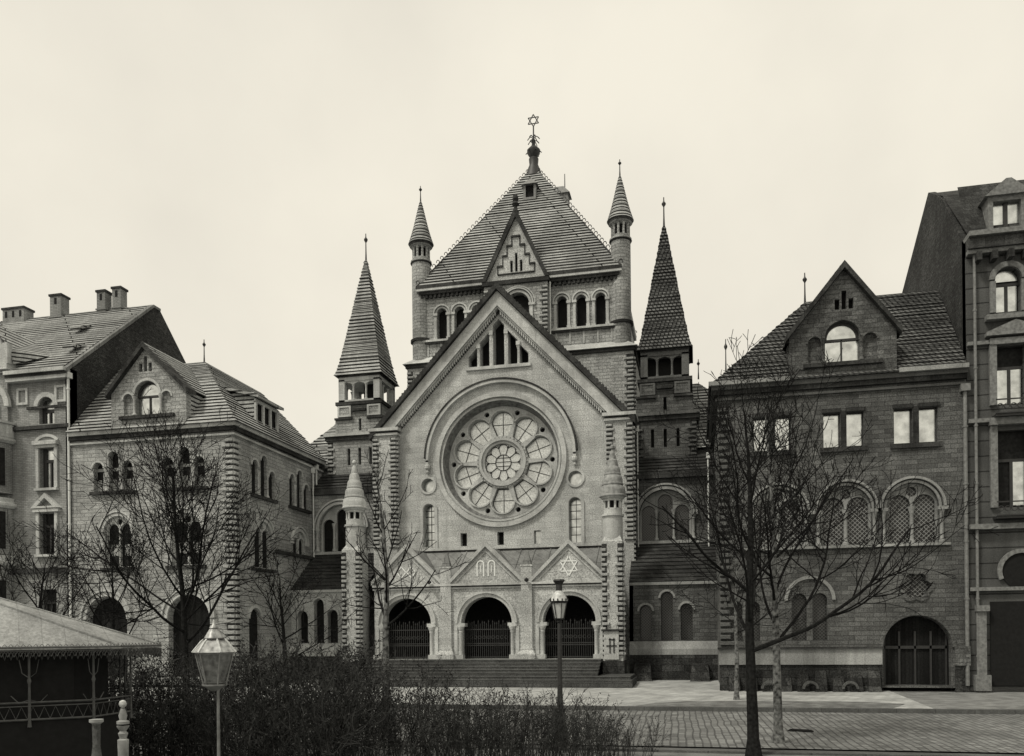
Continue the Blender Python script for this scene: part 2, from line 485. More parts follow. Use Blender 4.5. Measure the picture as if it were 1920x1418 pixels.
rq = random.Random(4)
def quoins(mb, edge, inward, z0, z1, yf, axis='x', h=0.25, gap=0.075, long=0.5, short=0.33, proud=0.11, depth=0.3):
    """blocks along a vertical edge; edge = coordinate, inward = +1/-1, yf = wall plane (front = smaller)"""
    mb.mark()
    mb.joint.append((edge, inward, z0, z1, yf, axis, short))
    z = z0; k = 0
    while z + h <= z1 + 0.02:
        Lq = (long if k % 2 == 0 else short) + rq.uniform(-.04, .04)
        pr = proud + rq.uniform(-.02, .02)
        a, b = edge - inward * 0.02, edge + inward * Lq
        a, b = min(a, b), max(a, b)
        zz0, zz1 = z + gap / 2, z + h - gap / 2
        c = 0.035
        if axis == 'x':
            bot = [(a + c, yf - pr), (b - c, yf - pr), (b, yf + 0.01), (a, yf + 0.01)]
            fr = [(a, yf + .01, zz0), (b, yf + .01, zz0), (b, yf + .01, zz1), (a, yf + .01, zz1)]
            ft = [(a + c, yf - pr, zz0 + c), (b - c, yf - pr, zz0 + c), (b - c, yf - pr, zz1 - c), (a + c, yf - pr, zz1 - c)]
            mb.add(fr + ft, [(4, 5, 6, 7), (0, 1, 5, 4), (1, 2, 6, 5), (2, 3, 7, 6), (3, 0, 4, 7)])
        else:                            # wall facing +x at x = yf
            fr = [(yf - .01, a, zz0), (yf - .01, b, zz0), (yf - .01, b, zz1), (yf - .01, a, zz1)]
            ft = [(yf + pr, a + c, zz0 + c), (yf + pr, b - c, zz0 + c), (yf + pr, b - c, zz1 - c), (yf + pr, a + c, zz1 - c)]
            mb.add(fr + ft, [(4, 5, 6, 7), (0, 1, 5, 4), (1, 2, 6, 5), (2, 3, 7, 6), (3, 0, 4, 7)])
        z += h; k += 1

def column(mb, x, y, z0, z1, r, n=12):
    h = z1 - z0
    mb.lathe(x, y, [(r * 1.7, z0), (r * 1.7, z0 + .06 * h), (r * 1.15, z0 + .1 * h), (r, z0 + .14 * h), (r * .95, z1 - .2 * h), (r * 1.2, z1 - .17 * h), (r * 1.1, z1 - .14 * h), (r * 1.9, z1 - .03 * h), (r * 1.9, z1)], n)

rc = random.Random(12)
def courses(mb, x0, x1, y0, y1, z0, z1, l, r, f, bk, n, proud=0.06, flare=0.0):
    """tiled hip roof: rectangle at z0 shrinking by l, r, f, bk at z1, laid in n overlapping courses"""
    def ring(t, e):
        z = z0 + (z1 - z0) * t
        fl = flare * max(0.0, 1 - t / 0.12) ** 2 if flare else 0
        e = e + fl
        return [(x0 + l * t - (e if l else 0), y0 + f * t - (e if f else 0), z), (x1 - r * t + (e if r else 0), y0 + f * t - (e if f else 0), z),
                (x1 - r * t + (e if r else 0), y1 - bk * t + (e if bk else 0), z), (x0 + l * t - (e if l else 0), y1 - bk * t + (e if bk else 0), z)]
    for i in range(n):
        A = [(p[0], p[1], p[2] + rc.uniform(-.022, .022)) for p in ring(i / n, proud + rc.uniform(-.02, .02))]; B = ring((i + 1) / n, 0.0); Cc = ring(i / n, 0.0)
        vs = A + B + Cc
        fs = []
        for k in range(4):
            j = (k + 1) % 4
            fs.append((k, j, 4 + j, 4 + k)); fs.append((8 + k, 8 + j, j, k))
        mb.add(vs, fs)
    T = ring(1, 0)
    mb.add(T, [(0, 1, 2, 3)])

def cone_courses(mb, x, y, prof, n=20):
    """prof (r,z) list bottom to top with a small step at each course"""
    out = []
    for i in range(len(prof) - 1):
        out.append((prof[i][0] + 0.03, prof[i][1])); out.append((prof[i + 1][0], prof[i + 1][1]))
    mb.lathe(x, y, out, n)

def finial(parent, x, y, z0, z1, ball, name='finial', mat=None):
    b = MB()
    h = z1 - z0
    b.lathe(x, y, [(ball * 0.55, z0), (ball * .35, z0 + .35 * h), (ball * .28, z0 + .68 * h), (ball, z0 + .76 * h), (ball * 1.05, z0 + .8 * h), (ball * .4, z0 + .86 * h), (ball * .28, z0 + .9 * h), (ball * .25, z1)], 8)
    return b.build(name, mat or M['iron'], parent)

def pipe(parent, x, y, z0, z1, mat, r=0.06, head=True):
    b = MB()
    b.lathe(x, y, [(r, z0), (r, z1)], 8)
    z = z0 + 1.2
    while z < z1:
        b.lathe(x, y, [(r * 1.35, z), (r * 1.35, z + .07)], 8)
        z += 2.4
    if head:
        b.box(x - r * 2.2, x + r * 2.2, y - r * 2, y + r * 2, z1 - .3, z1)
    return b.build('drainpipe', mat, parent)

# ------------------------------------------------------------------ the ground
b = MB(); b.add([(-400, -300, -.75), (400, -300, -.75), (400, 700, -.75), (-400, 700, -.75)], [(0, 1, 2, 3)])
tag(b.build('ground', M['ground']), kind='structure')
b = MB(); b.add([(-90, -60, -.70), (90, -60, -.70), (90, -24.1, -.70), (-90, -24.6, -.70)], [(0, 1, 2, 3)])
tag(b.build('park_ground', M['soil']), kind='structure')
b = MB(); b.add([(-90, -24.45, -.62), (90, -23.95, -.62), (90, -15.0, -.53), (-90, -15.0, -.53)], [(0, 1, 2, 3)])
tag(b.build('road', M['setts']), kind='structure')
b = MB(); b.box(-90, 90, -24.75, -24.3, -.8, -.64)
tag(b.build('park_kerb', M['kerb']), kind='structure')
b = MB(); b.hexa([(-90, -14.85, -.9), (18.9, -14.85, -.9), (18.9, 2, -.9), (-90, 2, -.9)], [(-90, -14.85, -.40), (18.9, -14.85, -.40), (18.9, 2, -.02), (-90, 2, -.02)])
tag(b.build('pavement', M['paving']), kind='structure')
b = MB(); b.hexa([(18.9, -14.85, -.9), (90, -14.85, -.9), (90, 2, -.9), (18.9, 2, -.9)], [(18.9, -14.85, -.43), (90, -14.85, -.43), (90, 2, -.05), (18.9, 2, -.05)])
tag(b.build('driveway', M['drive']), kind='structure')
b = MB(); b.box(-90, 90, -15.15, -14.85, -.9, -.385)
tag(b.build('kerb', M['kerb']), kind='structure')
b = MB()
def pv(x, y):
    return -.40 + (y + 14.85) / 16.85 * .38 + .006
vp = [(8.6, -14.7), (17.6, -14.7), (18.3, -13.3), (17.0, -12.6), (13.5, -12.5), (10.5, -12.9), (9.3, -13.5)]
b.add([(x, y, pv(x, y)) for x, y in vp], [tuple(range(len(vp)))])
tag(b.build('verge', M['verge']), kind='structure')
b = MB(); vp = [(21.2, -14.6), (26.5, -14.7), (26.5, -13.2), (23.5, -12.9), (22.2, -13.3)]
b.add([(x, y, pv(x, y) - .025) for x, y in vp], [tuple(range(len(vp)))])
tag(b.build('verge', M['verge']), kind='structure')

# ------------------------------------------------------------------ the synagogue
SY = thing('synagogue', (0, 0, 0), 'large pale stone synagogue with rose window gable, pyramid roofed tower and two flanking spires', 'synagogue')

KG = 1.05; ZT = 22.05
def rake(Z, x):
    return Z - KG * abs(x)
gable_out = [(-7.55, 1.0), (7.55, 1.0), (7.55, rake(21.9, 7.55)), (0, 21.9), (-7.55, rake(21.9, 7.55))]
RC = (0.0, 12.3)
holes = [circp(RC[0], RC[1], 3.40, 72)]
belf = []
bx = [-1.55, -0.85, -0.02, 0.81, 1.45]
bw = [0.52, 0.56, 0.66, 0.56, 0.52]
btopc = [18.55, 19.35, 20.35, 19.35, 18.55]
for i, (cx, w, zt) in enumerate(zip(bx, bw, btopc)):
    h = w / 2
    if i == 2:
        poly = [(cx - h, 17.7), (cx + h, 17.7), (cx + h, zt - .35), (cx, zt), (cx - h, zt - .35)]
    else:
        s = 1 if cx < 0 else -1
        poly = [(cx - h, 17.7), (cx + h, 17.7), (cx + h, zt + s * h * 1.05), (cx - h, zt - s * h * 1.05)]
    belf.append(poly)
holes += belf
lanc = [archp(s * 4.28, 7.45, 9.95, 0.66) for s in (-1, 1)]
ocul = [circp(s * 4.32, 11.05, 0.40) for s in (-1, 1)]
sq = [rectp(x - .19, x + .19, 7.45, 8.2) for x in (-2.2, -.02, 2.12)]
holes += lanc + ocul + sq
b = MB(); b.plate(gable_out, holes, 0, 0.9)
b.build('gable_wall', M['smooth'], SY)
# window recess tubes + panes
for poly in belf:
    pane(SY, poly, 0.75, M['dark'], name='belfry_opening')
for p_, s in zip(lanc, (-1, 1)):
    w = pane(SY, p_, 0.5, M['glass_sky'], name='window')
    fb = MB()
    for z in (7.9, 8.35, 8.8, 9.25, 9.6):
        fb.box(s * 4.28 - .33, s * 4.28 + .33, .46, .495, z, z + .035)
    fb.box(s * 4.28 - .012, s * 4.28 + .012, .46, .495, 7.45, 9.95)
    fb.build('glazing_bar', M['iron'], w)
b = MB()
for s in (-1, 1):
    b.mark(); b.arc(s * 4.28, 9.62, .36, .52, -.06, .0)
    b.box(s * 4.28 - .52, s * 4.28 - .36, -.06, 0, 7.35, 9.62); b.box(s * 4.28 + .36, s * 4.28 + .52, -.06, 0, 7.35, 9.62)
b.build('window_surround', M['trim'], SY)
b = MB()
for s in (-1, 1):
    b.mark(); b.arc(s * 4.32, 11.05, .40, .52, -.06, 0, 0, 2 * PI, 28)
b.build('oculus_surround', M['trim'], SY)
for p_ in ocul:
    pane(SY, p_, .42, M['glass_sky'], name='oculus_window')
for p_ in sq[:2]:
    pane(SY, p_, .5, M['glass_dark'], name='window')
pane(SY, sq[2], .3, M['glass_sky'], name='window')

def chevron(mb, Z1, Z2, xe, y0, y1, k=KG):
    mb.plate([(-xe, Z2 - k * xe), (0, Z2), (xe, Z2 - k * xe), (xe, Z1 - k * xe), (0, Z1), (-xe, Z1 - k * xe)], [], y0, y1)
b = MB(); chevron(b, 22.2, 21.84, 7.7, -.62, .9)
for i in range(48):                      # rough coping stones
    for s in (-1, 1):
        x = s * (0.1 + i * .158); z = rake(22.2, x)
        b.box(x - .05, x + .05, -.60, -.1, z - .12, z + .03 + .02 * (i % 3))
b.build('gable_coping', M['trim_dark'], SY)
b = MB(); chevron(b, 21.80, 20.98, 7.3, -.40, .02); b.build('raking_cornice', M['trim'], SY)
b = MB()
n = 52
for s in (-1, 1):
    for i in range(n):
        x = s * (.16 + i * (5.75 / n)); z = rake(20.84, x)
        b.plate([(x - .035, z + .03), (x + .035, z + .03), (x + .035, z - .2), (x - .035, z - .2)], [], -.24, .0)
chevron(b, 20.97, 20.86, 6.0, -.30, -.0)
b.build('dentil_course', M['trim'], SY)
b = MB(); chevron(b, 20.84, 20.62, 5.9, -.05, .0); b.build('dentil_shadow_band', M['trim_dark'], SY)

# belfry colonnettes in the gable
b = MB()
for x, zt in ((-1.21, 18.75), (-.46, 19.45), (.42, 19.45), (1.12, 18.75)):
    b.mark()
    column(b, x, .05, 17.65, zt, .062)
    b.box(x - .11, x + .11, -.1, .2, zt, zt + .22)
b.build('colonnette', M['trim'], SY)
b = MB(); b.box(-1.95, 1.85, -.12, .1, 17.5, 17.68)
b.build('belfry_sill', M['trim'], SY)

# piers at the ends of the gable
for s in (-1, 1):
    b = MB(); b.box(s * 6.1, s * 7.55, -.42, 1.2, 0.1, 14.0)
    p_ = b.build('corner_pier', M['smooth'], SY)
    q = MB()
    quoins(q, s * 6.1, s, 7.4, 13.9, -.42); quoins(q, s * 7.55, -s, 7.4, 13.9, -.42)
    if s < 0:
        pass
    if s < 0:
        quoins(q, -.42, 1, 7.4, 13.9, -6.1, axis='y', long=.34, short=.2)
    if s > 0:
        quoins(q, -.42, 1, 5.2, 13.9, 7.55, axis='y')
    q.build('quoins', M['quoin'], p_)
    c = MB(); c.box(s * 5.98, s * 7.67, -.56, 1.2, 14.0, 14.12); c.box(s * 5.9, s * 7.75, -.66, 1.2, 14.24, 14.42)
    c.build('pier_cap', M['trim'], p_)
    c = MB(); c.box(s * 6.02, s * 7.63, -.5, 1.2, 14.12, 14.24); c.build('cap_neck', M['trim_dark'], p_)

# rose window
rw = MB()
rw.arc(RC[0], RC[1], 3.58, 3.84, -.16, .0, 0, 2 * PI, 72)
rw.arc(RC[0], RC[1], 3.40, 3.50, -.05, .0, 0, 2 * PI, 72)
ROSE = rw.build('rose_window', M['trim'], SY)
b = MB(); b.arc(RC[0], RC[1] + .15, 4.22, 4.38, -.24, .0, -0.02, PI + .02, 48)
for s in (-1, 1):
    b.box(s * 4.22, s * 4.38, -.24, 0, 12.2, 12.46)
    b.lathe(s * 4.3, -.1, [(.02, 11.65), (.09, 11.8), (.05, 11.92), (.16, 12.02), (.18, 12.16), (.1, 12.3)], 10)
b.build('hood_mould', M['trim'], ROSE)
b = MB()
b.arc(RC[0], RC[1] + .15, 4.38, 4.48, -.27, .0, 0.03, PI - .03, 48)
b.build('hood_shadow_line', M['trim_dark'], ROSE)  # dark ring painting the shadow line above the hood mould
# splayed reveal
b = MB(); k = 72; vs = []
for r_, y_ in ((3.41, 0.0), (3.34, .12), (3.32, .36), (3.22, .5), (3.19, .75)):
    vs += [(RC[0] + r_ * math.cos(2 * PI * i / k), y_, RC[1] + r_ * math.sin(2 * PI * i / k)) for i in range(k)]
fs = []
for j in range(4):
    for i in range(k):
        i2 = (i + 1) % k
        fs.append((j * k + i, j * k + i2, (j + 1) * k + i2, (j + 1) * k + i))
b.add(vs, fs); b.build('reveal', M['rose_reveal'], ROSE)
# tracery with ten petals
pet = []
for i in range(10):
    a = PI / 2 + i * PI / 5
    ca, sa = math.cos(a), math.sin(a)
    P = []
    def pt(rr, tt):
        return (RC[0] + rr * ca - tt * sa, RC[1] + rr * sa + tt * ca)
    P.append(pt(1.50, -.34)); 
    P.append(pt(1.50, .34))
    for q in range(13):
        t = PI / 2 - PI * (q / 12)
        P.append(pt(2.27 + .68 * math.cos(t), .655 * math.sin(t)))
    pet.append(P[::-1])
small = []
for i in range(10):
    a = PI / 2 + (i + .5) * PI / 5
    small.append(circp(RC[0] + 2.92 * math.cos(a), RC[1] + 2.92 * math.sin(a), .15, 12))
b = MB(); b.plate(circp(*RC, 3.24, 60), pet + small + [circp(*RC, 1.08, 40)], .6, 1.02)
b.build('tracery', M['trim'], ROSE)
b = MB()
for i in range(10):
    a = PI / 2 + i * PI / 5
    b.mark(); b.arc(RC[0] + 2.27 * math.cos(a), RC[1] + 2.27 * math.sin(a), .69, .76, .5, .6, a - PI / 2, a + PI / 2, 14)
b.build('petal_rim', M['trim'], ROSE)
b = MB()
b.arc(RC[0], RC[1], 1.24, 1.40, .48, .62, 0, 2 * PI, 48)
for i in range(40):
    a = 2 * PI * i / 40
    b.box(RC[0] + 1.46 * math.cos(a) - .035, RC[0] + 1.46 * math.cos(a) + .035, .53, .62, RC[1] + 1.46 * math.sin(a) - .035, RC[1] + 1.46 * math.sin(a) + .035)
b.build('hub_ring', M['trim'], ROSE)
b = MB()
for P in pet:
    b.mark(); b.plate(grow(P, -.045), [], .90, .93)
b.mark(); b.plate(circp(*RC, 1.12, 40), [], .85, .89)
b.build('glass', M['glass_rose'], ROSE)
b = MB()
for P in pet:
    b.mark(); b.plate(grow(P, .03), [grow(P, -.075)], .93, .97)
b.build('petal_shadow_rim', M['iron'], ROSE)  # dark rim painting the shadow along each petal's edge
b = MB()
for P in small:
    b.mark(); b.plate(grow(P, .02), [], .90, .94)
b.build('dark_roundel', M['dark'], ROSE)
b = MB()                                 # lead lines
def bar(mb, x0, z0, x1, z1, w, y0, y1):
    d = Vector((x1 - x0, z1 - z0)); d.normalize(); nn = Vector((-d.y, d.x)) * w / 2
    mb.plate([(x0 + nn.x, z0 + nn.y), (x0 - nn.x, z0 - nn.y), (x1 - nn.x, z1 - nn.y), (x1 + nn.x, z1 + nn.y)], [], y0, y1)
for i in range(10):
    a = PI / 2 + i * PI / 5
    ca, sa = math.cos(a), math.sin(a)
    bar(b, 1.5 * ca, RC[1] + 1.5 * sa, 2.92 * ca, RC[1] + 2.92 * sa, .035, .865, .895)
    bar(b, 2.2 * ca - .64 * sa, RC[1] + 2.2 * sa + .64 * ca, 2.2 * ca + .64 * sa, RC[1] + 2.2 * sa - .64 * ca, .035, .865, .895)
    a2 = a + PI / 10
    bar(b, .46 * math.cos(a2), RC[1] + .46 * math.sin(a2), 1.02 * math.cos(a2), RC[1] + 1.02 * math.sin(a2), .03, .79, .845)
b.arc(RC[0], RC[1], .44, .48, .79, .845, 0, 2 * PI, 32)
bar(b, 0, RC[1] - .46, 0, RC[1] + .46, .03, .79, .845)
for z in (-.2, .05, .28):
    bar(b, -.42, RC[1] + z, .42, RC[1] + z, .025, .79, .845)
for i in range(10):                      # scalloped rim of the hub light
    a = PI / 2 + (i) * PI / 5
    b.arc(.82 * math.cos(a), RC[1] + .82 * math.sin(a), .235, .275, .79, .845, a - PI / 2, a + PI / 2, 8)
b.build('lead_bars', M['iron'], ROSE)

# nave block behind the gable, with its roof
b = MB(); b.box(-7.3, 7.3, 1.1, 3.6, 0, 13.9); b.build('nave_wall', M['coursed'], SY)
b = MB()
for s in (-1, 1):
    n = 30
    for i in range(n):
        t0, t1 = i / n, (i + 1) / n
        xa, xb = s * 7.75 * (1 - t0), s * 7.75 * (1 - t1)
        za, zb = rake(21.95, xa), rake(21.95, xb)
        b.add([(xa, .9, za + .05), (xb, .9, zb), (xb, 4.2, zb), (xa, 4.2, za + .05), (xa, .9, za), (xa, 4.2, za)],
              [(0, 1, 2, 3) if s > 0 else (3, 2, 1, 0), (0, 3, 5, 4)])
b.build('nave_roof', M['tile'], SY)

# ---- portal
PY = -3.5
por_x = (-4.45, 0.0, 4.42)
AR = 1.37
ho = []
for cx in por_x:
    ho.append(archp(cx, 1.05, 4.33, AR * 2, 24))
b = MB(); b.plate(rectp(-6.3, 6.3, 1.0499, 4.92), [[(p[0], p[1] + (.0 if p[1] > 1.06 else .002)) for p in h_] for h_ in ho], PY, PY + .6)
PT = b.build('portal', M['smooth'], SY)
b = MB(); b.box(-6.35, 6.35, PY - .18, PY + .1, 4.95, 5.06); b.box(-6.35, 6.35, PY - .1, PY + .1, 4.80, 4.88); b.build('string_course', M['trim'], PT)
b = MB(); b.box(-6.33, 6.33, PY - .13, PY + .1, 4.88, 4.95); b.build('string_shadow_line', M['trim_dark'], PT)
b = MB()
for cx in por_x:
    b.mark(); b.arc(cx, 4.33 - AR, AR + .02, AR + .2, PY - .07, PY)
    b.arc(cx, 4.33 - AR, AR + .2, AR + .3, PY - .16, PY)
b.build('archivolt', M['trim'], PT)
b = MB()
for cx in por_x:
    for s in (-1, 1):
        x = cx + s * (AR + .02)
        b.mark()
        b.box(x - .22, x + .26 if s > 0 else x + .22, PY - .12, PY + .55, 2.78, 2.96)
        column(b, cx + s * (AR + .03), PY - .02, 1.05, 2.78, .10)
        b.box(cx + s * (AR + .22), cx + s * (AR + .40), PY - .06, PY, 1.3, 2.78)
        b.box(cx + s * (AR - .12), cx + s * (AR + .5), PY - .2, PY + .2, 1.05, 1.28)
b.build('jamb', M['trim'], PT)
for cx in por_x:                         # the three tympana gables above
    b = MB(); hw, za, zb = 1.98, 7.0, 5.06
    b.plate([(cx - hw, zb), (cx + hw, zb), (cx, za)], [], PY, PY + .4)
    ga = b.build('portal_gable', M['smooth'], PT)
    c = MB(); kk = (za - zb) / hw
    c.plate([(cx - hw, zb), (cx, za), (cx + hw, zb), (cx + hw, zb + .22), (cx, za + .25), (cx - hw, zb + .22)], [], PY - .16, PY + .42)
    c.plate([(cx - hw + .3, zb + .02), (cx, za - .30), (cx + hw - .3, zb + .02), (cx + hw - .2, zb + .02), (cx, za - .2), (cx - hw + .2, zb + .02)], [], PY - .05, PY)
    c.build('coping', M['trim'], ga)
    e = MB()
    zc = 5.85
    if cx > 2:                           # six-pointed star
        for k in range(2):
            pts = [(cx + .52 * math.cos(PI / 2 + k * PI + i * 2 * PI / 3), zc + .52 * math.sin(PI / 2 + k * PI + i * 2 * PI / 3)) for i in range(3)]
            for i in range(3):
                bar(e, *pts[i], *pts[(i + 1) % 3], .06, PY - .03 - .004 * k, PY)
        e.build('star_emblem', M['mosaic'], ga)
    elif cx > -2:                        # two round-topped tablets
        for s in (-1, 1):
            x = cx + s * .3
            e.arc(x, zc + .22, .15, .21, PY - .03, PY, 0, PI, 10)
            e.box(x - .21, x - .15, PY - .03, PY, zc - .42, zc + .22)
            e.box(x + .15, x + .21, PY - .03, PY, zc - .42, zc + .22)
            e.box(x - .02, x + .02, PY - .02, PY, zc - .2, zc + .15)
        e.build('tablets_emblem', M['mosaic'], ga)
    else:                                # two overlapping pale diamonds
        for s in (-1, 1):
            x = cx + s * .28
            for (a0, c0, a1, c1) in ((-.26, 0, 0, .3), (0, .3, .26, 0), (.26, 0, 0, -.3), (0, -.3, -.26, 0)):
                bar(e, x + a0, zc - .1 + c0, x + a1, zc - .1 + c1, .05, PY - .03, PY)
        e.build('diamond_emblem', M['mosaic'], ga)
b = MB()                                 # lean-to roof and small saddle roofs behind the gables
b.add([(-6.3, PY + .3, 5.05), (6.3, PY + .3, 5.05), (6.3, 0, 7.15), (-6.3, 0, 7.15), (-6.3, PY + .3, 4.9), (6.3, PY + .3, 4.9), (6.3, 0, 4.9), (-6.3, 0, 4.9)],
      [(0, 1, 2, 3), (4, 7, 6, 5), (0, 4, 5, 1), (1, 5, 6, 2), (2, 6, 7, 3), (3, 7, 4, 0)])
for cx in por_x:
    b.add([(cx - 1.98, PY + .4, 5.1), (cx, PY + .4, 7.1), (cx + 1.98, PY + .4, 5.1), (cx - 1.98, -.02, 5.1), (cx, -.02, 7.1), (cx + 1.98, -.02, 5.1)],
          [(0, 1, 4, 3), (1, 2, 5, 4), (0, 2, 1)])
for x in (-5.6, -3.1, -2.0, -1.3, 1.2, 2.0, 2.9, 3.4, 5.6):    # standing seams
    b.add([(x - .02, PY + .35, 5.14), (x + .02, PY + .35, 5.14), (x + .02, -.02, 7.2), (x - .02, -.02, 7.2)], [(0, 1, 2, 3)])
b.build('portal_roof', M['lead'], PT)
b = MB(); b.box(-6.1, 6.1, -.14, .0, 7.22, 7.34); b.build('roof_flashing', M['trim'], PT)
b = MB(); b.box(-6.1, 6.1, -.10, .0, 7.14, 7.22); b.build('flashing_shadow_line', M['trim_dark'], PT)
for s in (-1, 1):                        # buttress piers between the arches, with pinnacles
    x = s * 2.2
    b = MB(); b.box(x - .29, x + .29, PY - .15, PY, 1.6, 5.9)
    b.box(x - .35, x + .35, PY - .22, PY, 1.5, 1.62); b.box(x - .48, x + .48, PY - .42, PY, 1.05, 1.3)
    b.hexa([(x - .48, PY - .42, 1.3), (x + .48, PY - .42, 1.3), (x + .48, PY, 1.3), (x - .48, PY, 1.3)], [(x - .35, PY - .22, 1.5), (x + .35, PY - .22, 1.5), (x + .35, PY, 1.5), (x - .35, PY, 1.5)])
    b.box(x - .32, x + .32, PY - .18, PY + .3, 5.9, 5.98)
    b.build('buttress', M['smooth'], PT)
    b = MB(); b.hexa([(x - .24, PY - .1, 5.98), (x + .24, PY - .1, 5.98), (x + .24, PY + .3, 5.98), (x - .24, PY + .3, 5.98)], [(x - .05, PY + .1, 6.75), (x + .05, PY + .1, 6.75), (x + .05, PY + .15, 6.75), (x - .05, PY + .15, 6.75)]); b.build('pinnacle', M['lead'], PT)
    b = MB()
    b.lathe(x + s * .45 - .4, PY - .35, [(.02, 5.05), (.12, 5.12), (.12, 5.2), (.03, 5.28)], 8)
    b.build('gargoyle', M['trim_dark'], PT)
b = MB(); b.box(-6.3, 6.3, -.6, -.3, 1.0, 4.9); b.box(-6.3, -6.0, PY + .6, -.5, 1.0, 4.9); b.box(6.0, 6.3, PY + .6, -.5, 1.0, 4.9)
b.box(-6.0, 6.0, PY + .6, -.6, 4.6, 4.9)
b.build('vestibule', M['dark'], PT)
for cx in por_x:                         # wrought iron gates
    b = MB(); y = PY + .42
    for i in range(23):
        x = cx - 1.25 + i * 2.5 / 22
        t = 2.75 + .28 * abs(math.sin(i * 1.3))
        b.box(x - .014, x + .014, y - .014, y + .014, 1.06, t)
        b.add([(x - .03, y, t), (x + .03, y, t), (x, y, t + .12)], [(0, 1, 2)])
    for z in (1.12, 1.75, 1.85, 2.6):
        b.box(cx - 1.3, cx + 1.3, y - .02, y + .02, z, z + .045)
    for i in range(11):
        b.arc(cx - 1.2 + i * .24, 2.2, .07, .095, y - .01, y + .01, 0, 2 * PI, 10)
    b.build('iron_gate', M['iron_gate'], PT)
# steps
b = MB()
for i in range(5):
    z0 = .30 + i * .15
    b.box(-6.2, 6.2, -6.35 + i * .34, PY + .1, z0 - .15 if i else 0, z0 + .15)
b.box(-7.8, 7.8, -6.72, PY - .5, 0.15, .30)
b.box(-7.9, 7.9, -7.05, PY - .5, -.2, .15)
b.build('entrance_steps', M['step'], SY)
b = MB()
for i in range(5):
    z0 = .45 + i * .15
    b.box(-6.2, 6.2, -6.37 + i * .34, -6.30 + i * .34, z0 - .03, z0 + .004)
b.box(-6.2, 6.2, -4.99, PY - .2, 1.045, 1.056)
b.box(-7.8, 7.8, -6.74, -6.68, .27, .304); b.box(-7.9, 7.9, -7.07, -7.01, .12, .154)
b.build('step_nosing', M['quoin_dark'], SY)

# ---- stair turrets flanking the portal
for s in (-1, 1):
    cx = -7.42 if s < 0 else 6.72
    tt = bpy.data.objects.new('stair_turret', None); col.objects.link(tt); tt.parent = SY
    x0, x1 = cx - .52, cx + .52
    b = MB(); b.box(x0, x1, -4.05, -2.9, .95, 7.0)
    b.hexa([(x0, -4.05, 7.0), (x1, -4.05, 7.0), (x1, -2.9, 7.0), (x0, -2.9, 7.0)], [(cx - .36, -3.75, 7.35), (cx + .36, -3.75, 7.35), (cx + .36, -3.1, 7.35), (cx - .36, -3.1, 7.35)])
    b.build('pier', M['smooth'], tt)
    q = MB()
    quoins(q, x0, 1, 1.2, 6.9, -4.05, long=.36, short=.22); quoins(q, x1, -1, 1.2, 6.9, -4.05, long=.36, short=.22)
    quoins(q, -4.05, 1, 1.2, 6.9, x1, axis='y', long=.4, short=.25)
    q.build('quoins', M['quoin'], tt)
    b = MB(); b.box(x0 - .06, x1 + .06, -4.15, -2.9, -.1, .95); b.build('dark_plinth', M['base_dark'], tt)
    b = MB(); b.lathe(cx, -3.45, [(.5, 6.9), (.5, 8.3), (.58, 8.32), (.58, 8.42), (.47, 8.44), (.47, 8.72)], 20)
    for i in range(8):
        a = 2 * PI * (i + .5) / 8
        b.lathe(cx + .42 * math.cos(a), -3.45 + .42 * math.sin(a), [(.085, 8.7), (.06, 8.78), (.06, 9.05), (.09, 9.12)], 6)
    b.lathe(cx, -3.45, [(.5, 9.1), (.5, 9.2), (.58, 9.22), (.62, 9.34)], 20)
    b.build('lantern', M['trim'], tt)
    b = MB(); b.lathe(cx, -3.45, [(.30, 8.72), (.30, 9.1)], 12); b.build('lantern_opening', M['dark'], tt)
    b = MB(); z = 9.34
    for r_, k in ((.66, .60), (.52, .52), (.40, .44)):
        b.lathe(cx, -3.45, [(r_ + .03, z - .02), (r_ + .03, z + .05), (r_, z + .08), (r_ * .99, z + k * .5), (r_ * .92, z + k * .78), (r_ * .72, z + k)], 20)
        z += k
    b.lathe(cx, -3.45, [(.30, z), (.29, z + .08), (.25, z + .3), (.12, z + .38)], 14)
    b.lathe(cx, -3.45, [(.16, z + .36), (.17, z + .46), (.11, z + .72), (.07, z + .8)], 12)
    b.lathe(cx, -3.45, [(.05, z + .78), (.05, z + .86), (.12, z + .92), (.12, z + 1.02), (.04, z + 1.1)], 12)
    b.build('stone_cap', M['trim'] if s < 0 else M['reveal'], tt)
    if s > 0:
        b = MB(); b.box(cx - .44, cx + .3, -4.17, -4.05, 1.02, 2.45); b.build('notice_panel', M['trim'], tt)
        b = MB()
        for x in (cx - .14, cx + .06): b.box(x - .03, x + .03, -4.20, -4.17, 1.35, 2.1)
        b.box(cx - .33, cx + .2, -4.20, -4.17, 1.68, 1.74); b.box(cx - .2, cx + .12, -4.20, -4.17, 2.0, 2.05)
        b.build('notice_marks', M['trim_dark'], tt)
        b = MB(); b.box(cx - .56, cx + .56, -4.25, -4.05, 2.45, 2.55); b.build('panel_hood', M['trim_dark'], tt)

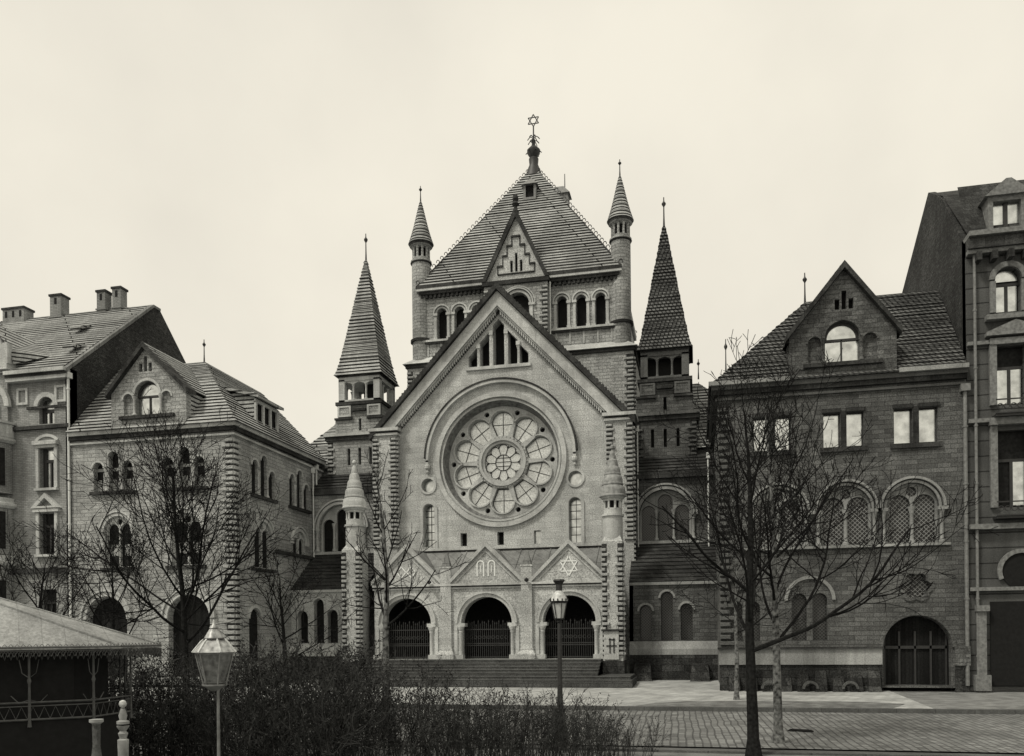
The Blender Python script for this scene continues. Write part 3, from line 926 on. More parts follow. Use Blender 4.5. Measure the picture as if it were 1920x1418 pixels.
# ---- aisle bays and the low annexes between portal and side buildings
for s in (-1, 1):
    xa, xb = (7.4, 11.9) if s > 0 else (-12.03, -7.4)
    wc = 9.2 if s > 0 else -10.2
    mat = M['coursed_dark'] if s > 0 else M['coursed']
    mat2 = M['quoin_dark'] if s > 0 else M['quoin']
    wins = [archp(wc - .92, 7.52, 9.5, .78), archp(wc, 7.52, 10.12, .82), archp(wc + .92, 7.52, 9.5, .78)]
    b = MB(); b.plate(rectp(xa, xb, 0, 11.2), [archp(wc, 7.5, 10.35, 2.86, 30)], 1.0, 1.5)
    ab = b.build('aisle_wall', mat, SY)
    b = MB(); b.plate(archp(wc, 7.5, 10.37, 2.9, 30), wins, 1.24, 1.4); b.build('tracery', M['plinth'] if s > 0 else M['trim'], ab)
    for wp in wins:
        pane(ab, wp, 1.41, M['lattice_s'] if s > 0 else M['glass_dark'])
    b = MB(); b.arc(wc, 8.9, 1.45, 1.62, .88, 1.0); b.arc(wc, 8.9, 1.68, 1.78, .82, 1.0)
    for q in (-1, 1):
        column(b, wc + q * 1.54, .92, 7.5, 8.9, .09); column(b, wc + q * .47, .97, 7.5, 9.2, .07)
    b.box(xa, xb, .86, 1.0, 7.32, 7.48)
    b.build('arch_moulding', M['trim'] if s < 0 else M['plinth'], ab)
    b = MB(); b.box(xa, xb, .7, 1.0, 10.95, 11.3); b.build('dark_cornice', M['trim_dark'], ab)
    b = MB()                              # short slate roof from the cornice up to the tower body
    for i in range(5):
        t0, t1 = i / 5, (i + 1) / 5
        b.add([(xa, .75 + 1.55 * t0 - .05, 11.3 + 1.15 * t0 + .04), (xb, .75 + 1.55 * t0 - .05, 11.3 + 1.15 * t0 + .04), (xb, .75 + 1.55 * t1, 11.3 + 1.15 * t1), (xa, .75 + 1.55 * t1, 11.3 + 1.15 * t1),
               (xa, .75 + 1.55 * t0, 11.28 + 1.15 * t0), (xb, .75 + 1.55 * t0, 11.28 + 1.15 * t0)], [(0, 1, 2, 3), (4, 5, 1, 0)])
    b.build('aisle_roof', M['slate'], ab)
    # low annexe
    lw = [8.25, 9.35, 10.35] if s > 0 else [-11.3, -10.3, -9.45]
    tops = [3.8, 4.48, 3.85]
    wins = [archp(x, 1.95, t, .62) for x, t in zip(lw, tops)]
    xa2 = xa if s > 0 else xa
    b = MB(); b.plate(rectp(xa, xb, -.1, 4.85), wins, -2.0, -1.5)
    an = b.build('annexe_wall', mat if s > 0 else M['smooth'], SY)
    for wp in wins:
        pane(an, wp, -1.6, M['lattice_s'] if s > 0 else M['glass_dark'])
    b = MB()
    for x, t in zip(lw, tops):
        b.mark(); b.arc(x, t - .31, .33, .44, -2.08, -2.0)
    b.mark(); b.box(xa, xb, -2.12, -2.0, 4.85, 5.0)
    b.hexa([(xa, -2.3, 1.5), (xb, -2.3, 1.5), (xb, -2, 1.5), (xa, -2, 1.5)], [(xa, -2.06, 1.9), (xb, -2.06, 1.9), (xb, -2, 1.9), (xa, -2, 1.9)])
    b.box(xa, xb, -2.3, -2.0, 1.2, 1.5)
    b.build('annexe_trim', M['plinth'] if s > 0 else M['trim'], an)
    b = MB(); b.box(xa, xb, -2.28, -2.0, -.2, 1.2)
    for x in (xa + .7, xb - .9):
        b.hexa([(x - .5, -3.2, -.2), (x + .5, -3.2, -.2), (x + .5, -2.2, -.2), (x - .5, -2.2, -.2)], [(x - .4, -2.7, .75), (x + .4, -2.7, .75), (x + .4, -2.2, .75), (x - .4, -2.2, .75)])
    b.build('annexe_base', M['base_dark'], an)
    b = MB()
    for i in range(10):
        t0, t1 = i / 10, (i + 1) / 10
        b.add([(xa, -2.1 + 3.1 * t0 - .03, 5.0 + 2.3 * t0 + .05), (xb, -2.1 + 3.1 * t0 - .03, 5.0 + 2.3 * t0 + .05), (xb, -2.1 + 3.1 * t1, 5.0 + 2.3 * t1), (xa, -2.1 + 3.1 * t1, 5.0 + 2.3 * t1),
               (xa, -2.1 + 3.1 * t0, 4.98 + 2.3 * t0), (xb, -2.1 + 3.1 * t0, 4.98 + 2.3 * t0)], [(0, 1, 2, 3), (4, 5, 1, 0)])
    b.build('annexe_roof', M['slate'], an)
    b = MB()
    if s > 0: b.box(xa, xa + .2, -2, 1, 0, 5.0)
    b.box(xa, xb, 1.5, 2.3, 0, 11.2)
    b.build('annexe_core', M['dark'], an)
    if s > 0:
        pipe(SY, 7.72, .75, 5.2, 13.9, M['zinc'], .045); pipe(SY, 11.55, .7, 5.2, 12.2, M['zinc'], .045)
    else:
        pipe(SY, -11.9, .72, 5.2, 12.6, M['zinc'], .045)

# ---- flank towers with spires
for s in (-1, 1):
    x0, x1 = (7.45, 10.95) if s > 0 else (-11.65, -7.9)
    cx = 9.2 if s > 0 else -9.52
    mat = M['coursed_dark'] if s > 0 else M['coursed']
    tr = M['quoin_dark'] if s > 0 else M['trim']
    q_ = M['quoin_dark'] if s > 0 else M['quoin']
    y0 = 2.3
    ft = bpy.data.objects.new('flank_tower', None); col.objects.link(ft); ft.parent = SY
    sl = [rectp(x - .09, x + .09, 13.0, 14.05) for x in (cx - .72, cx, cx + .72)]
    b = MB(); b.plate(rectp(x0, x1, 12.2, 14.55), sl, y0, y0 + .35); b.box(x0, x1, y0 + .35, y0 + 3.2, 12.2, 14.55)
    b.build('tower_body', mat, ft)
    b = MB()
    for p_ in sl: b.mark(); b.plate(grow(p_, .02), [], y0 + .28, y0 + .3)
    b.build('slit_window', M['dark'], ft)
    q = MB(); quoins(q, x0, 1, 12.4, 14.5, y0); quoins(q, x1, -1, 12.4, 14.5, y0); q.build('quoins', q_, ft)
    b = MB(); b.box(x0 - .12, x1 + .12, y0 - .15, y0 + 3.3, 14.55, 14.8); b.build('cornice_shadow', M['trim_dark'], ft)
    b = MB(); b.box(x0 - .2, x1 + .2, y0 - .25, y0 + 3.3, 14.8, 14.98); b.build('cornice', tr, ft)
    xs0, xs1 = cx - 1.65, cx + 1.6
    b = MB(); b.plate(rectp(xs0, xs1, 14.98, 16.0), [rectp(cx - .09, cx + .09, 15.15, 15.9)], y0 + .1, y0 + .5)
    b.box(xs0, xs1, y0 + .5, y0 + 3.1, 14.98, 16.0)
    b.box(cx - 1.42, cx + 1.42, y0 + .1, y0 + 2.95, 16.0, 16.75)
    for e in (-1, 1):
        xx = cx + e * .98
        b.box(xx - .44, xx + .44, y0 - .02, y0 + .2, 16.02, 16.7)
    b.build('upper_stage', mat, ft)
    b = MB(); b.plate(rectp(cx - .12, cx + .12, 15.1, 16.1), [], y0 + .45, y0 + .49); b.build('tall_slit', M['dark'], ft)
    b = MB(); b.box(cx - .45, cx + .45, y0 - .1, y0 + .12, 16.35, 16.5); b.box(xs0, cx - .5, y0 - .05, y0 + .1, 15.86, 15.98); b.box(cx + .5, xs1, y0 - .05, y0 + .1, 15.86, 15.98)
    b.box(cx - 1.55, cx + 1.55, y0 - .1, y0 + 3.0, 16.75, 16.95)
    b.build('dark_string', M['trim_dark'], ft)
    for e in (-1, 1):
        xx = cx + e * .98
        c = MB(); c.plate(rectp(xx - .44, xx + .44, 16.02, 16.7), [rectp(xx - .32, xx + .32, 16.12, 16.6)], y0 - .07, y0 - .018); c.build('panel_frame', tr, ft)
    # open belfry
    b = MB(); hb = 1.36; yc = y0 + 1.35
    for ex in (-1, 1):
        for ey in (-1, 1):
            px_, py_ = cx + ex * (hb - .2), yc + ey * (hb - .2)
            b.box(px_ - .2, px_ + .2, py_ - .2, py_ + .2, 16.95, 18.35)
    b.box(cx - hb, cx + hb, yc - hb, yc + hb, 18.25, 18.5)
    b.box(cx - hb, cx + hb, yc - hb, yc + hb, 16.95, 17.08)
    for e in (-.42, .42):
        for ey in (-1, 1):
            column(b, cx + e, yc + ey * (hb - .15), 17.08, 18.1, .065); column(b, cx + ey * (hb - .15), yc + e, 17.08, 18.1, .065)
    for ey in (-1, 1):
        for k in (-.84, 0, .84):
            b.plate([(cx + k - .42, 18.26), (cx + k - .42, 18.02), (cx + k - .30, 18.1), (cx + k, 18.2), (cx + k + .30, 18.1), (cx + k + .42, 18.02), (cx + k + .42, 18.26)], [], yc + ey * (hb - .15) - .1, yc + ey * (hb - .15) + .1)
    bf = b.build('belfry', tr, ft)
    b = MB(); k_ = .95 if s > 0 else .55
    b.box(cx - k_ + (.5 if s < 0 else 0), cx + k_ + (.2 if s < 0 else 0), yc - k_ * .8, yc + k_, 17.08, 18.25); b.build('belfry_dark_core', M['dark'], ft)  # added dark core standing in for the unlit belfry interior
    b = MB(); b.box(cx - hb - .04, cx + hb + .04, yc - hb - .06, yc + hb + .04, 18.5, 18.62); b.build('eaves_board', M['trim_dark'], ft)
    b = MB(); courses(b, cx - 1.45, cx + 1.45, yc - 1.45, yc + 1.45, 18.6, 26.3, 1.4, 1.4, 1.4, 1.4, 36, .045, flare=.1)
    b.build('spire', M['tile'] if s < 0 else M['tile_dark'], ft)
    finial(ft, cx, yc, 26.2, 28.0, .12)

# ---- transverse roofs behind the towers
for s in (-1, 1):
    x0, x1 = (10.3, 16) if s > 0 else (-15.5, -7.3)
    b = MB(); courses(b, x0, x1, 2.4 if s > 0 else 2.6, 11, 12.9, 17.7, 0 if s > 0 else 4.4, 4.9 if s > 0 else 0, 4.0 if s > 0 else 3.4, 4.6, 24, .05)
    ro = b.build('transept_roof', M['tile'], SY)
    b = MB(); b.box(x0 + .1, x1 - .1, 3.0, 10.5, 2, 12.9); b.build('transept_wall', M['coursed'], SY)
    if s > 0: finial(SY, 11.1, 5.2, 17.6, 18.8, .09)

# ---- the crossing tower
TX = .25; TY = 3.75
def tw(x): return TX + x
b = MB(); b.box(tw(-7.1), tw(7.1), TY, TY + 12.6, 0, 19.2); LT = b.build('lower_tower', M['coursed'], SY)
q = MB(); quoins(q, tw(7.1), -1, 13.6, 19.0, TY, long=.6, short=.4); quoins(q, tw(-7.1), 1, 14, 19.0, TY); quoins(q, TY, 1, 13.6, 19, tw(7.1), axis='y')
q.build('quoins', M['quoin'], LT)
b = MB(); b.box(tw(-7.2), tw(7.2), TY - .1, TY + 12.7, 19.2, 19.42); b.build('cornice_shadow', M['trim_dark'], LT)
b = MB(); b.hexa([(tw(-7.35), TY - .25, 19.42), (tw(7.35), TY - .25, 19.42), (tw(7.35), TY + 12.85, 19.42), (tw(-7.35), TY + 12.85, 19.42)], [(tw(-6.6), TY + .35, 19.95), (tw(6.6), TY + .35, 19.95), (tw(6.6), TY + 12.1, 19.95), (tw(-6.6), TY + 12.1, 19.95)])
b.build('cornice', M['trim'], LT)
wx = [-4.87, -3.72, -2.6, 2.77, 3.95, 5.12]
UY = TY + .3
wins = [archp(tw(x), 20.95, 22.9, .62) for x in wx]
b = MB(); b.plate(rectp(tw(-6.0), tw(6.0), 19.6, 24.0), wins, UY, UY + .5); b.box(tw(-6.3), tw(6.3), UY + .6, UY + 11.6, 19.6, 24.2)
b.box(tw(-6.3), tw(-5.9), UY + .02, UY + .6, 19.6, 24.0); b.box(tw(5.9), tw(6.3), UY + .02, UY + .6, 19.6, 24.0)
UT = b.build('upper_tower', M['coursed'], SY)
for p_ in wins: pane(UT, p_, UY + .42, M['dark'], name='louvre_opening')
b = MB()
for x in wx:
    b.mark(); b.arc(tw(x), 22.59, .33, .43, UY - .06, UY); b.arc(tw(x), 22.59, .47, .56, UY - .14, UY)
    for e in (-.42, .42):
        b.box(tw(x + e) - .08, tw(x + e) + .08, UY - .08, UY, 20.95, 22.5)
        b.box(tw(x + e) - .14, tw(x + e) + .14, UY - .14, UY, 22.45, 22.59); b.box(tw(x + e) - .12, tw(x + e) + .12, UY - .12, UY, 20.95, 21.1)
b.build('window_moulding', M['trim'], UT)
b = MB(); b.box(tw(-6.2), tw(6.2), UY - .2, UY, 20.82, 20.94)
for e in (-1, 1):
    for k in range(5):
        b.box(tw(e * (2.4 + k * .85)) - .04, tw(e * (2.4 + k * .85)) + .04, UY - .05, UY, 19.95, 20.7)
b.build('window_arcade', M['trim'], UT)
b = MB(); b.box(tw(-6.2), tw(6.2), UY - .14, UY, 20.7, 20.82); b.build('arcade_sill', M['trim_dark'], UT)
b = MB(); b.box(tw(-6.3), tw(6.3), UY - .3, UY + 11.8, 23.78, 23.95)
for k in range(44):
    x = -6.1 + k * 12.2 / 43
    b.box(tw(x) - .07, tw(x) + .07, UY - .24, UY, 23.58, 23.80)
b.build('corbel_table', M['trim_dark'], UT)
b = MB(); b.box(tw(-6.45), tw(6.45), UY - .42, UY + 11.9, 23.97, 24.12); b.build('eaves_cornice', M['trim'], UT)
b = MB(); b.box(tw(-6.45), tw(6.45), UY - .44, UY + 11.9, 24.12, 24.3); b.build('gutter', M['trim_dark'], UT)
b = MB(); courses(b, tw(-6.4), tw(6.4), UY - .35, UY + 12.0, 24.3, 34.1, 6.2, 6.2, 5.98, 5.98, 42, .06)
PR = b.build('pyramid_roof', M['tile'], SY)
b = MB()                                 # hip crockets
ap = Vector((TX, UY + 5.83, 34.3))
for ex in (-1, 1):
    for ey in (-1, 1):
        cpt = Vector((tw(ex * 6.4), UY - .35 if ey < 0 else UY + 12.0, 24.3))
        b.tube([cpt, ap], .07, 6)
        for k in range(30):
            p0 = cpt.lerp(ap, (k + .6) / 31)
            o = Vector((ex * .7, 0, .7)).normalized()
            side = Vector((ex, 0, 0))
            pts = []
            for t in range(6):
                a = t / 5 * PI * 1.15
                pts.append(p0 + Vector((ex * (.10 - .10 * math.cos(a)), ey * .02, .10 + .11 * math.sin(a) + .02)))
            pts.insert(0, p0)
            b.tube(pts, [.035, .035, .03, .03, .028, .026, .03], 4)
b.build('hip_crockets', M['iron'], PR)
def small_dormer(x, y, z, dx, dy):
    b = MB()
    if dy:
        b.box(x - .42, x - .27, y - .05, y + 1.0, z, z + .85); b.box(x + .27, x + .42, y - .05, y + 1.0, z, z + .85)
        b.box(x - .42, x + .42, y - .1, y + 1.0, z - .16, z)
        b.hexa([(x - .55, y - .2, z + .85), (x + .55, y - .2, z + .85), (x + .55, y + 1.2, z + .85), (x - .55, y + 1.2, z + .85)], [(x - .05, y + .5, z + 1.55), (x + .05, y + .5, z + 1.55), (x + .05, y + 1.2, z + 1.55), (x - .05, y + 1.2, z + 1.55)])
    else:
        b.box(x - .9, x + .3, y - .45, y + .45, z, z + .9)
        b.hexa([(x - .9, y - .6, z + .9), (x + .45, y - .6, z + .9), (x + .45, y + .6, z + .9), (x - .9, y + .6, z + .9)], [(x - .9, y - .05, z + 1.5), (x, y - .05, z + 1.5), (x, y + .05, z + 1.5), (x - .9, y + .05, z + 1.5)])
    b.build('small_dormer', M['iron_grey'], PR)
dz = 31.2; dyy = UY - .35 + 5.98 * (dz - 24.3) / 9.8
small_dormer(TX + .1, dyy - .1, dz, 0, 1)
b = MB(); b.box(TX - .17, TX + .37, dyy + .0, dyy + .1, dz, dz + .85); b.build('dormer_opening', M['dark'], PR)
b = MB(); xd_ = tw(6.4 - 6.2 * (31.2 - 24.3) / 9.8)
b.box(xd_ - .9, xd_ + .35, UY + 5.4, UY + 6.3, 31.3, 32.1); b.hexa([(xd_ - .9, UY + 5.3, 32.1), (xd_ + .5, UY + 5.3, 32.1), (xd_ + .5, UY + 6.4, 32.1), (xd_ - .9, UY + 6.4, 32.1)], [(xd_ - .9, UY + 5.8, 32.8), (xd_, UY + 5.8, 32.8), (xd_, UY + 5.9, 32.8), (xd_ - .9, UY + 5.9, 32.8)])
b.lathe(xd_ + .1, UY + 5.8, [(.04, 32.7), (.03, 33.6)], 6)
xd2 = tw(-6.4 + 6.2 * (31.0 - 24.3) / 9.8)
b.box(xd2 - .35, xd2 + .9, UY + 5.4, UY + 6.3, 30.9, 31.6); b.lathe(xd2 + .1, UY + 5.8, [(.04, 31.5), (.03, 32.5), (.07, 32.6), (.03, 32.7)], 6)
b.build('small_dormer', M['iron_grey'], PR)
# crowning star finial
b = MB(); fx, fy = TX, ap.y
b.lathe(fx, fy, [(.62, 33.6), (.42, 34.2), (.30, 34.5), (.34, 34.9), (.26, 35.0), (.44, 35.3), (.46, 35.5), (.22, 35.75), (.12, 35.85), (.12, 36.2), (.05, 36.3), (.045, 37.2)], 14)
for z, r_ in ((35.35, .55), (36.0, .38), (36.3, .42)):
    for k in range(6):
        a = k * PI / 3
        pts = [Vector((fx, fy, z)) + Vector((math.cos(a) * r_ * t, math.sin(a) * r_ * t, .16 * math.sin(t * PI * 1.1))) for t in (0.2, .5, .8, 1.0)]
        b.tube(pts, .035, 4)
sz = 37.56
for k in range(2):
    pts = [Vector((fx + .42 * math.cos(PI / 2 + k * PI + i * 2 * PI / 3), fy, sz + .42 * math.sin(PI / 2 + k * PI + i * 2 * PI / 3))) for i in range(3)]
    for i in range(3):
        b.tube([pts[i], pts[(i + 1) % 3]], .035, 5)
b.build('star_finial', M['iron'], PR)
# front wing of the tower with its steep gable
WX = TX + .02; WY = TY - .35
arch = archp(WX + .12, 20.4, 23.15, 1.42, 20)
b = MB(); b.plate(rectp(WX - 1.98, WX + 1.98, 15, 23.7), [arch], WY, WY + .5); b.box(WX - 1.98, WX + 1.98, WY + .5, UY + .5, 15, 23.7)
FW = b.build('tower_front_bay', M['coursed'], SY)
pane(FW, arch, WY + .4, M['dark'], name='louvre_opening')
b = MB(); b.arc(WX + .12, 22.44, .73, .86, WY - .06, WY); b.arc(WX + .12, 22.44, .92, 1.0, WY - .14, WY); b.arc(WX + .12, 22.44, 1.06, 1.12, WY - .08, WY)
for e in (-1, 1):
    b.box(WX + .12 + e * .85 - .1, WX + .12 + e * .85 + .1, WY - .1, WY, 20.4, 22.3); b.box(WX + .12 + e * .9 - .2, WX + .12 + e * .9 + .2, WY - .15, WY, 22.3, 22.44)
b.build('arch_moulding', M['trim'], FW)
q = MB(); quoins(q, WX + 1.98, -1, 20, 23.5, WY); quoins(q, WX - 1.98, 1, 20, 23.5, WY); q.build('quoins', M['quoin'], FW)
b = MB(); b.box(WX - 2.08, WX + 2.08, WY - .15, WY + .6, 23.7, 23.95); b.build('dark_string', M['trim_dark'], FW)
b = MB(); slw = [rectp(WX + .06 + e - .08, WX + .06 + e + .08, 24.45, 25.15 + (.45 if e == 0 else 0)) for e in (-.3, 0, .3)]
b.plate([(WX - 1.95, 23.95), (WX + 1.95, 23.95), (WX + .05, 27.9)], slw, WY, WY + .4)
GG = b.build('tower_gable', M['smooth'], SY)
for p_ in slw: pane(GG, p_, WY + .3, M['dark'], name='slit_window')
b = MB()
b.plate([(WX - 2.1, 23.95), (WX - 1.85, 23.95), (WX + .05, 27.75), (WX + 1.85, 23.95), (WX + 2.1, 23.95), (WX + .05, 28.35)], [], WY - .18, WY + .6)
b.lathe(WX + .05, WY, [(.16, 27.8), (.22, 28.1), (.12, 28.25), (.10, 28.4), (.24, 28.55), (.12, 28.7), (.2, 28.85), (.16, 29.05), (.05, 29.15)], 10)
b.build('gable_coping', M['trim_dark'], GG)
b = MB()
st = [(-1.1, 24.35), (-1.1, 24.85), (-.78, 24.85), (-.78, 25.45), (-.5, 25.45), (-.5, 26.05), (-.2, 26.05), (-.2, 26.6), (.3, 26.6), (.3, 26.05), (.6, 26.05), (.6, 25.45), (.88, 25.45), (.88, 24.85), (1.2, 24.85), (1.2, 24.35)]
for i in range(len(st) - 1):
    (a0, c0), (a1, c1) = st[i], st[i + 1]
    if a0 == a1: b.box(WX + a0 - .03, WX + a0 + .03, WY - .04, WY, min(c0, c1), max(c0, c1))
    else: b.box(WX + min(a0, a1) - .03, WX + max(a0, a1) + .03, WY - .09, WY, c0 - .05, c0 + .05)
b.box(WX - 1.1, WX + 1.2, WY - .06, WY, 24.3, 24.38)
b.build('stepped_relief', M['trim_dark'], GG)
b = MB()                                 # saddle roof running back into the pyramid
for e in (-1, 1):
    b.add([(WX + e * 2.0, WY + .4, 24.0), (WX + .05, WY + .4, 28.1), (WX + .05, WY + 3.4, 28.1), (WX + e * 2.0, WY + 3.4, 24.0)], [(0, 1, 2, 3)])
b.build('gable_roof', M['tile'], GG)
pipe(SY, WX + 2.1, WY + .2, 20.0, 23.7, M['zinc'], .04, False)
# corner turrets
for cx, cy in ((TX - 6.33, TY + .65), (TX + 6.33, TY + .65)):
    r_ = .6
    b = MB(); b.lathe(cx, cy, [(.5, 19.3), (r_, 19.7), (r_, 26.0), (r_ + .07, 26.03), (r_ + .07, 26.14), (r_ - .03, 26.16), (r_ - .03, 26.3)], 28)
    b.lathe(cx, cy, [(r_ - .05, 26.95), (r_, 26.97), (r_ + .12, 27.12)], 28)
    for i in range(10):
        a = 2 * PI * (i + .25) / 10
        b.lathe(cx + .5 * math.cos(a), cy + .5 * math.sin(a), [(.09, 26.25), (.075, 26.35), (.075, 26.85), (.1, 26.97)], 6)
    tu = b.build('corner_turret', M['coursed'], SY)
    b = MB(); b.lathe(cx, cy, [(.36, 26.25), (.36, 27.0)], 12); b.build('lantern_opening', M['dark'], tu)
    b = MB(); b.lathe(cx, cy, [(r_ + .12, 20.95), (r_ + .12, 21.1)], 28); b.lathe(cx, cy, [(r_ + .13, 27.1), (r_ + .15, 27.25)], 28)
    b.lathe(cx, cy, [(r_ + .04, 25.94), (r_ + .09, 26.02)], 28); b.build('dark_ring', M['trim_dark'], tu)
    b = MB(); prof = []
    for i in range(19):
        t = i / 18
        prof.append(((r_ + .14) * (1 - t) * (1.0 - .1 * math.sin(PI * t)) + .045, 27.25 + 2.75 * t))
    cone_courses(b, cx, cy, prof, 24); b.build('turret_cap', M['tile'], tu)
    finial(tu, cx, cy, 29.95, 31.0, .1)

# ------------------------------------------------------------------ side buildings
def truss_roof(bld, x0, x1, l, r, zt, mat, n=22):
    b = MB(); courses(b, x0, x1, -8.35, 2.2, 13.25, zt, l, r, 4.35, 0.02, n, .06)
    return b.build('roof', mat, bld)

def stone_gable(bld, xa, xb, xc, za, mat, rmat, sp, wincx, bright, trimmat):
    """front gable dormer: wall from xa..xb, apex xc/za"""
    zb = 13.25
    zsh = 15.1
    big = archp(wincx, 13.9, 15.65, 1.4, 18)
    sm = [archp(wincx - 1.12, 13.95, 15.05, .55), archp(wincx + 1.12, 13.95, 15.05, .55)]
    tri = [rectp(xc + e - .1, xc + e + .1, 16.15, 16.6 + (.35 if e == 0 else 0)) for e in (-.28, 0, .28)]
    b = MB(); b.plate([(xa, zb), (xb, zb), (xb, zsh), (xc, za), (xa, zsh)], [big] + sm + tri, -8.22, -7.8)
    gw = b.build('stone_gable', mat, bld)
    for p_ in tri: pane(gw, p_, -7.95, M['dark'], name='slit_window')
    w = pane(gw, big, -7.95, M['glass_sky'] if bright else M['glass_sky'], name='window')
    fb = MB(); fb.box(wincx - .7, wincx + .7, -8.02, -7.96, 14.85, 14.95); fb.box(wincx - .03, wincx + .03, -8.02, -7.96, 13.9, 14.9)
    fb.arc(wincx, 14.95, .6, .7, -8.03, -7.96)
    fb.build('frame', M['iron'], w)
    for p_ in sm: pane(gw, p_, -8.08, M['coursed'] if not bright else M['coursed_dark'], name='blind_niche')
    b = MB(); b.arc(wincx, 14.95, .71, .84, -8.3, -8.22)
    for e in (-1, 1):
        b.arc(wincx + e * 1.12, 14.77, .28, .37, -8.28, -8.22)
        column(b, wincx + e * .77, -8.2, 13.92, 14.9, .07)
    b.build('window_surround', trimmat, gw)
    b = MB(); b.box(wincx - 1.6, wincx + 1.6, -8.38, -8.2, 13.72, 13.88); b.build('window_sill', M['trim_dark'], gw)
    b = MB()
    for (u0, u1, v0, v1) in ((xa - .18, xc, zsh - .22, za), (xb + .18, xc, zsh - .22, za)):
        b.plate([(u0, v0), (u1, v1), (u1, v1 + .30), (u0, v0 + .24)][::(1 if u0 < u1 else -1)], [], -8.5, -7.6)
    b.build('bargeboard', M['trim_dark'], gw)
    b = MB()
    n = 12
    for e, xe in ((-1, xa - .15), (1, xb + .15)):
        for i in range(n):
            t0, t1 = i / n, (i + 1) / n
            A = (xe + (xc - xe) * t0, zsh + (za + .28 - zsh) * t0); B_ = (xe + (xc - xe) * t1, zsh + (za + .28 - zsh) * t1)
            b.add([(A[0], -8.45, A[1] + .05), (B_[0], -8.45, B_[1]), (B_[0], -3.2, B_[1]), (A[0], -3.2, A[1] + .05), (A[0], -8.45, A[1] - .02), (A[0], -3.2, A[1] - .02)],
                  [(0, 1, 2, 3) if e > 0 else (3, 2, 1, 0), (4, 0, 3, 5)])
    b.build('gable_roof', rmat, gw)
    b = MB(); b.box(xa, xa + .15, -7.8, -5.2, zb, zsh); b.box(xb - .15, xb, -7.8, -5.2, zb, zsh); b.build('dormer_cheek', rmat, gw)

def bifora(parent, cx, z0, zt, w, mat, glass, y=-8.0, depth=.3, axis='x', sgn=1):
    """the hole list entry is made by the caller; this adds tracery, pane, moulding"""
    b = MB(); r = w / 2; zs = zt - r
    a, c = (y + depth - .16, y + depth) if axis == 'x' else (y - depth, y - depth + .16)
    lw = w * .435
    inner = [archp(cx - w * .24, z0 + .02, zs + lw * .62, lw, 10), archp(cx + w * .24, z0 + .02, zs + lw * .62, lw, 10), circp(cx, zs + r * .66, r * .21, 12)]
    b.plate(archp(cx, z0, zt, w + .04, 20), inner, a, c, axis)
    t = b.build('tracery', mat, parent)
    if axis == 'x': pane(parent, archp(cx, z0, zt, w), y + depth + .01, glass)
    else: pane(parent, archp(cx, z0, zt, w), y - depth - .01, glass, axis='y', sgn=-1)

# ---- left side building
LB = thing('community_house', (-16.8, -3, 0), 'pale gabled stone house with hipped tile roof on the left beside the synagogue', 'building')
X0, X1 = -21.61, -12.03
h1 = []
tri_l = []
for c in (-14.82, -19.02):
    for dx, t in ((-.92, 11.62), (0, 12.15), (.86, 11.62)):
        tri_l.append(archp(c + dx, 10.1, t, .6))
bif_l = [archp(-14.75, 6.1, 8.75, 1.75, 20), archp(-18.8, 6.1, 8.75, 1.6, 20)]
doors_l = [archp(-14.65, .3, 4.55, 2.4, 20), archp(-19.5, .3, 4.5, 2.4, 20)]
b = MB(); b.plate(rectp(X0, X1, -.1, 12.85), tri_l + bif_l + doors_l, -8, -7.5)
b.build('front_wall', M['coursed'], LB)
side_tri = []
for c, k in ((-5.0, 1.0), (-.85, .9)):
    for dx, t in ((-.95, 11.75), (0, 12.15), (.85, 11.45)):
        side_tri.append(archp(c + dx, 9.95, t, .62 * k))
side_bif = [archp(-5.2, 6.05, 8.55, 1.7, 20), archp(-.95, 7.2, 8.5, 1.5, 20)]
side_low = [archp(-6.1, 1.2, 3.85, 1.1)]
b = MB(); b.plate(rectp(-7.5, 2.2, -.1, 12.85), side_tri + side_bif + side_low, X1 - .5, X1 - .0, 'y')
b.build('side_wall', M['coursed'], LB)
b = MB(); b.box(X0, X0 + .3, -7.5, 2.2, 0, 12.8); b.box(X0, X1 - .5, 1.8, 2.2, 0, 12.8); b.build('rear_wall', M['coursed'], LB)
for p_ in tri_l: 
    w = pane(LB, p_, -7.68, M['glass_dark'])
    cx = sum(q[0] for q in p_) / len(p_)
    fb = MB(); fb.box(cx - .28, cx - .02, -7.73, -7.69, 10.1, 10.75); fb.box(cx + .04, cx + .28, -7.73, -7.69, 10.1, 10.6); fb.box(cx - .28, cx + .2, -7.73, -7.69, 11.2, 11.36)
    fb.build('curtain', M['wood_light'], w)
for p_ in side_tri: pane(LB, p_, X1 - .15, M['glass_dark'], axis='y', sgn=-1)
pane(LB, side_low[0], X1 - .15, M['glass_dark'], axis='y', sgn=-1)
for c, w in ((-14.75, 1.75), (-18.8, 1.6)): bifora(LB, c, 6.1, 8.75, w, M['trim'], M['glass_dark'])
for c, z0, zt, w in ((-5.2, 6.05, 8.55, 1.7), (-.95, 7.2, 8.5, 1.5)): bifora(LB, c, z0, zt, w, M['trim'], M['glass_dark'], y=X1, depth=.19, axis='y')
for c in (-14.75, -18.8):
    fb = MB(); fb.box(c - .68, c - .2, -7.70, -7.66, 6.7, 7.3); fb.box(c + .2, c + .62, -7.70, -7.66, 6.7, 7.3); fb.build('curtain', M['wood_light'], LB)
for p_ in doors_l: pane(LB, p_, -7.6, M['wood_dark'], name='door')
b = MB()
for c in (-14.82, -19.02):
    b.mark()
    for dx, t in ((-.92, 11.62), (0, 12.15), (.86, 11.62)):
        b.arc(c + dx, t - .3, .32, .42, -8.07, -8)
    for dx in (-.46, .44): column(b, c + dx, -7.95, 10.1, 11.3, .07)
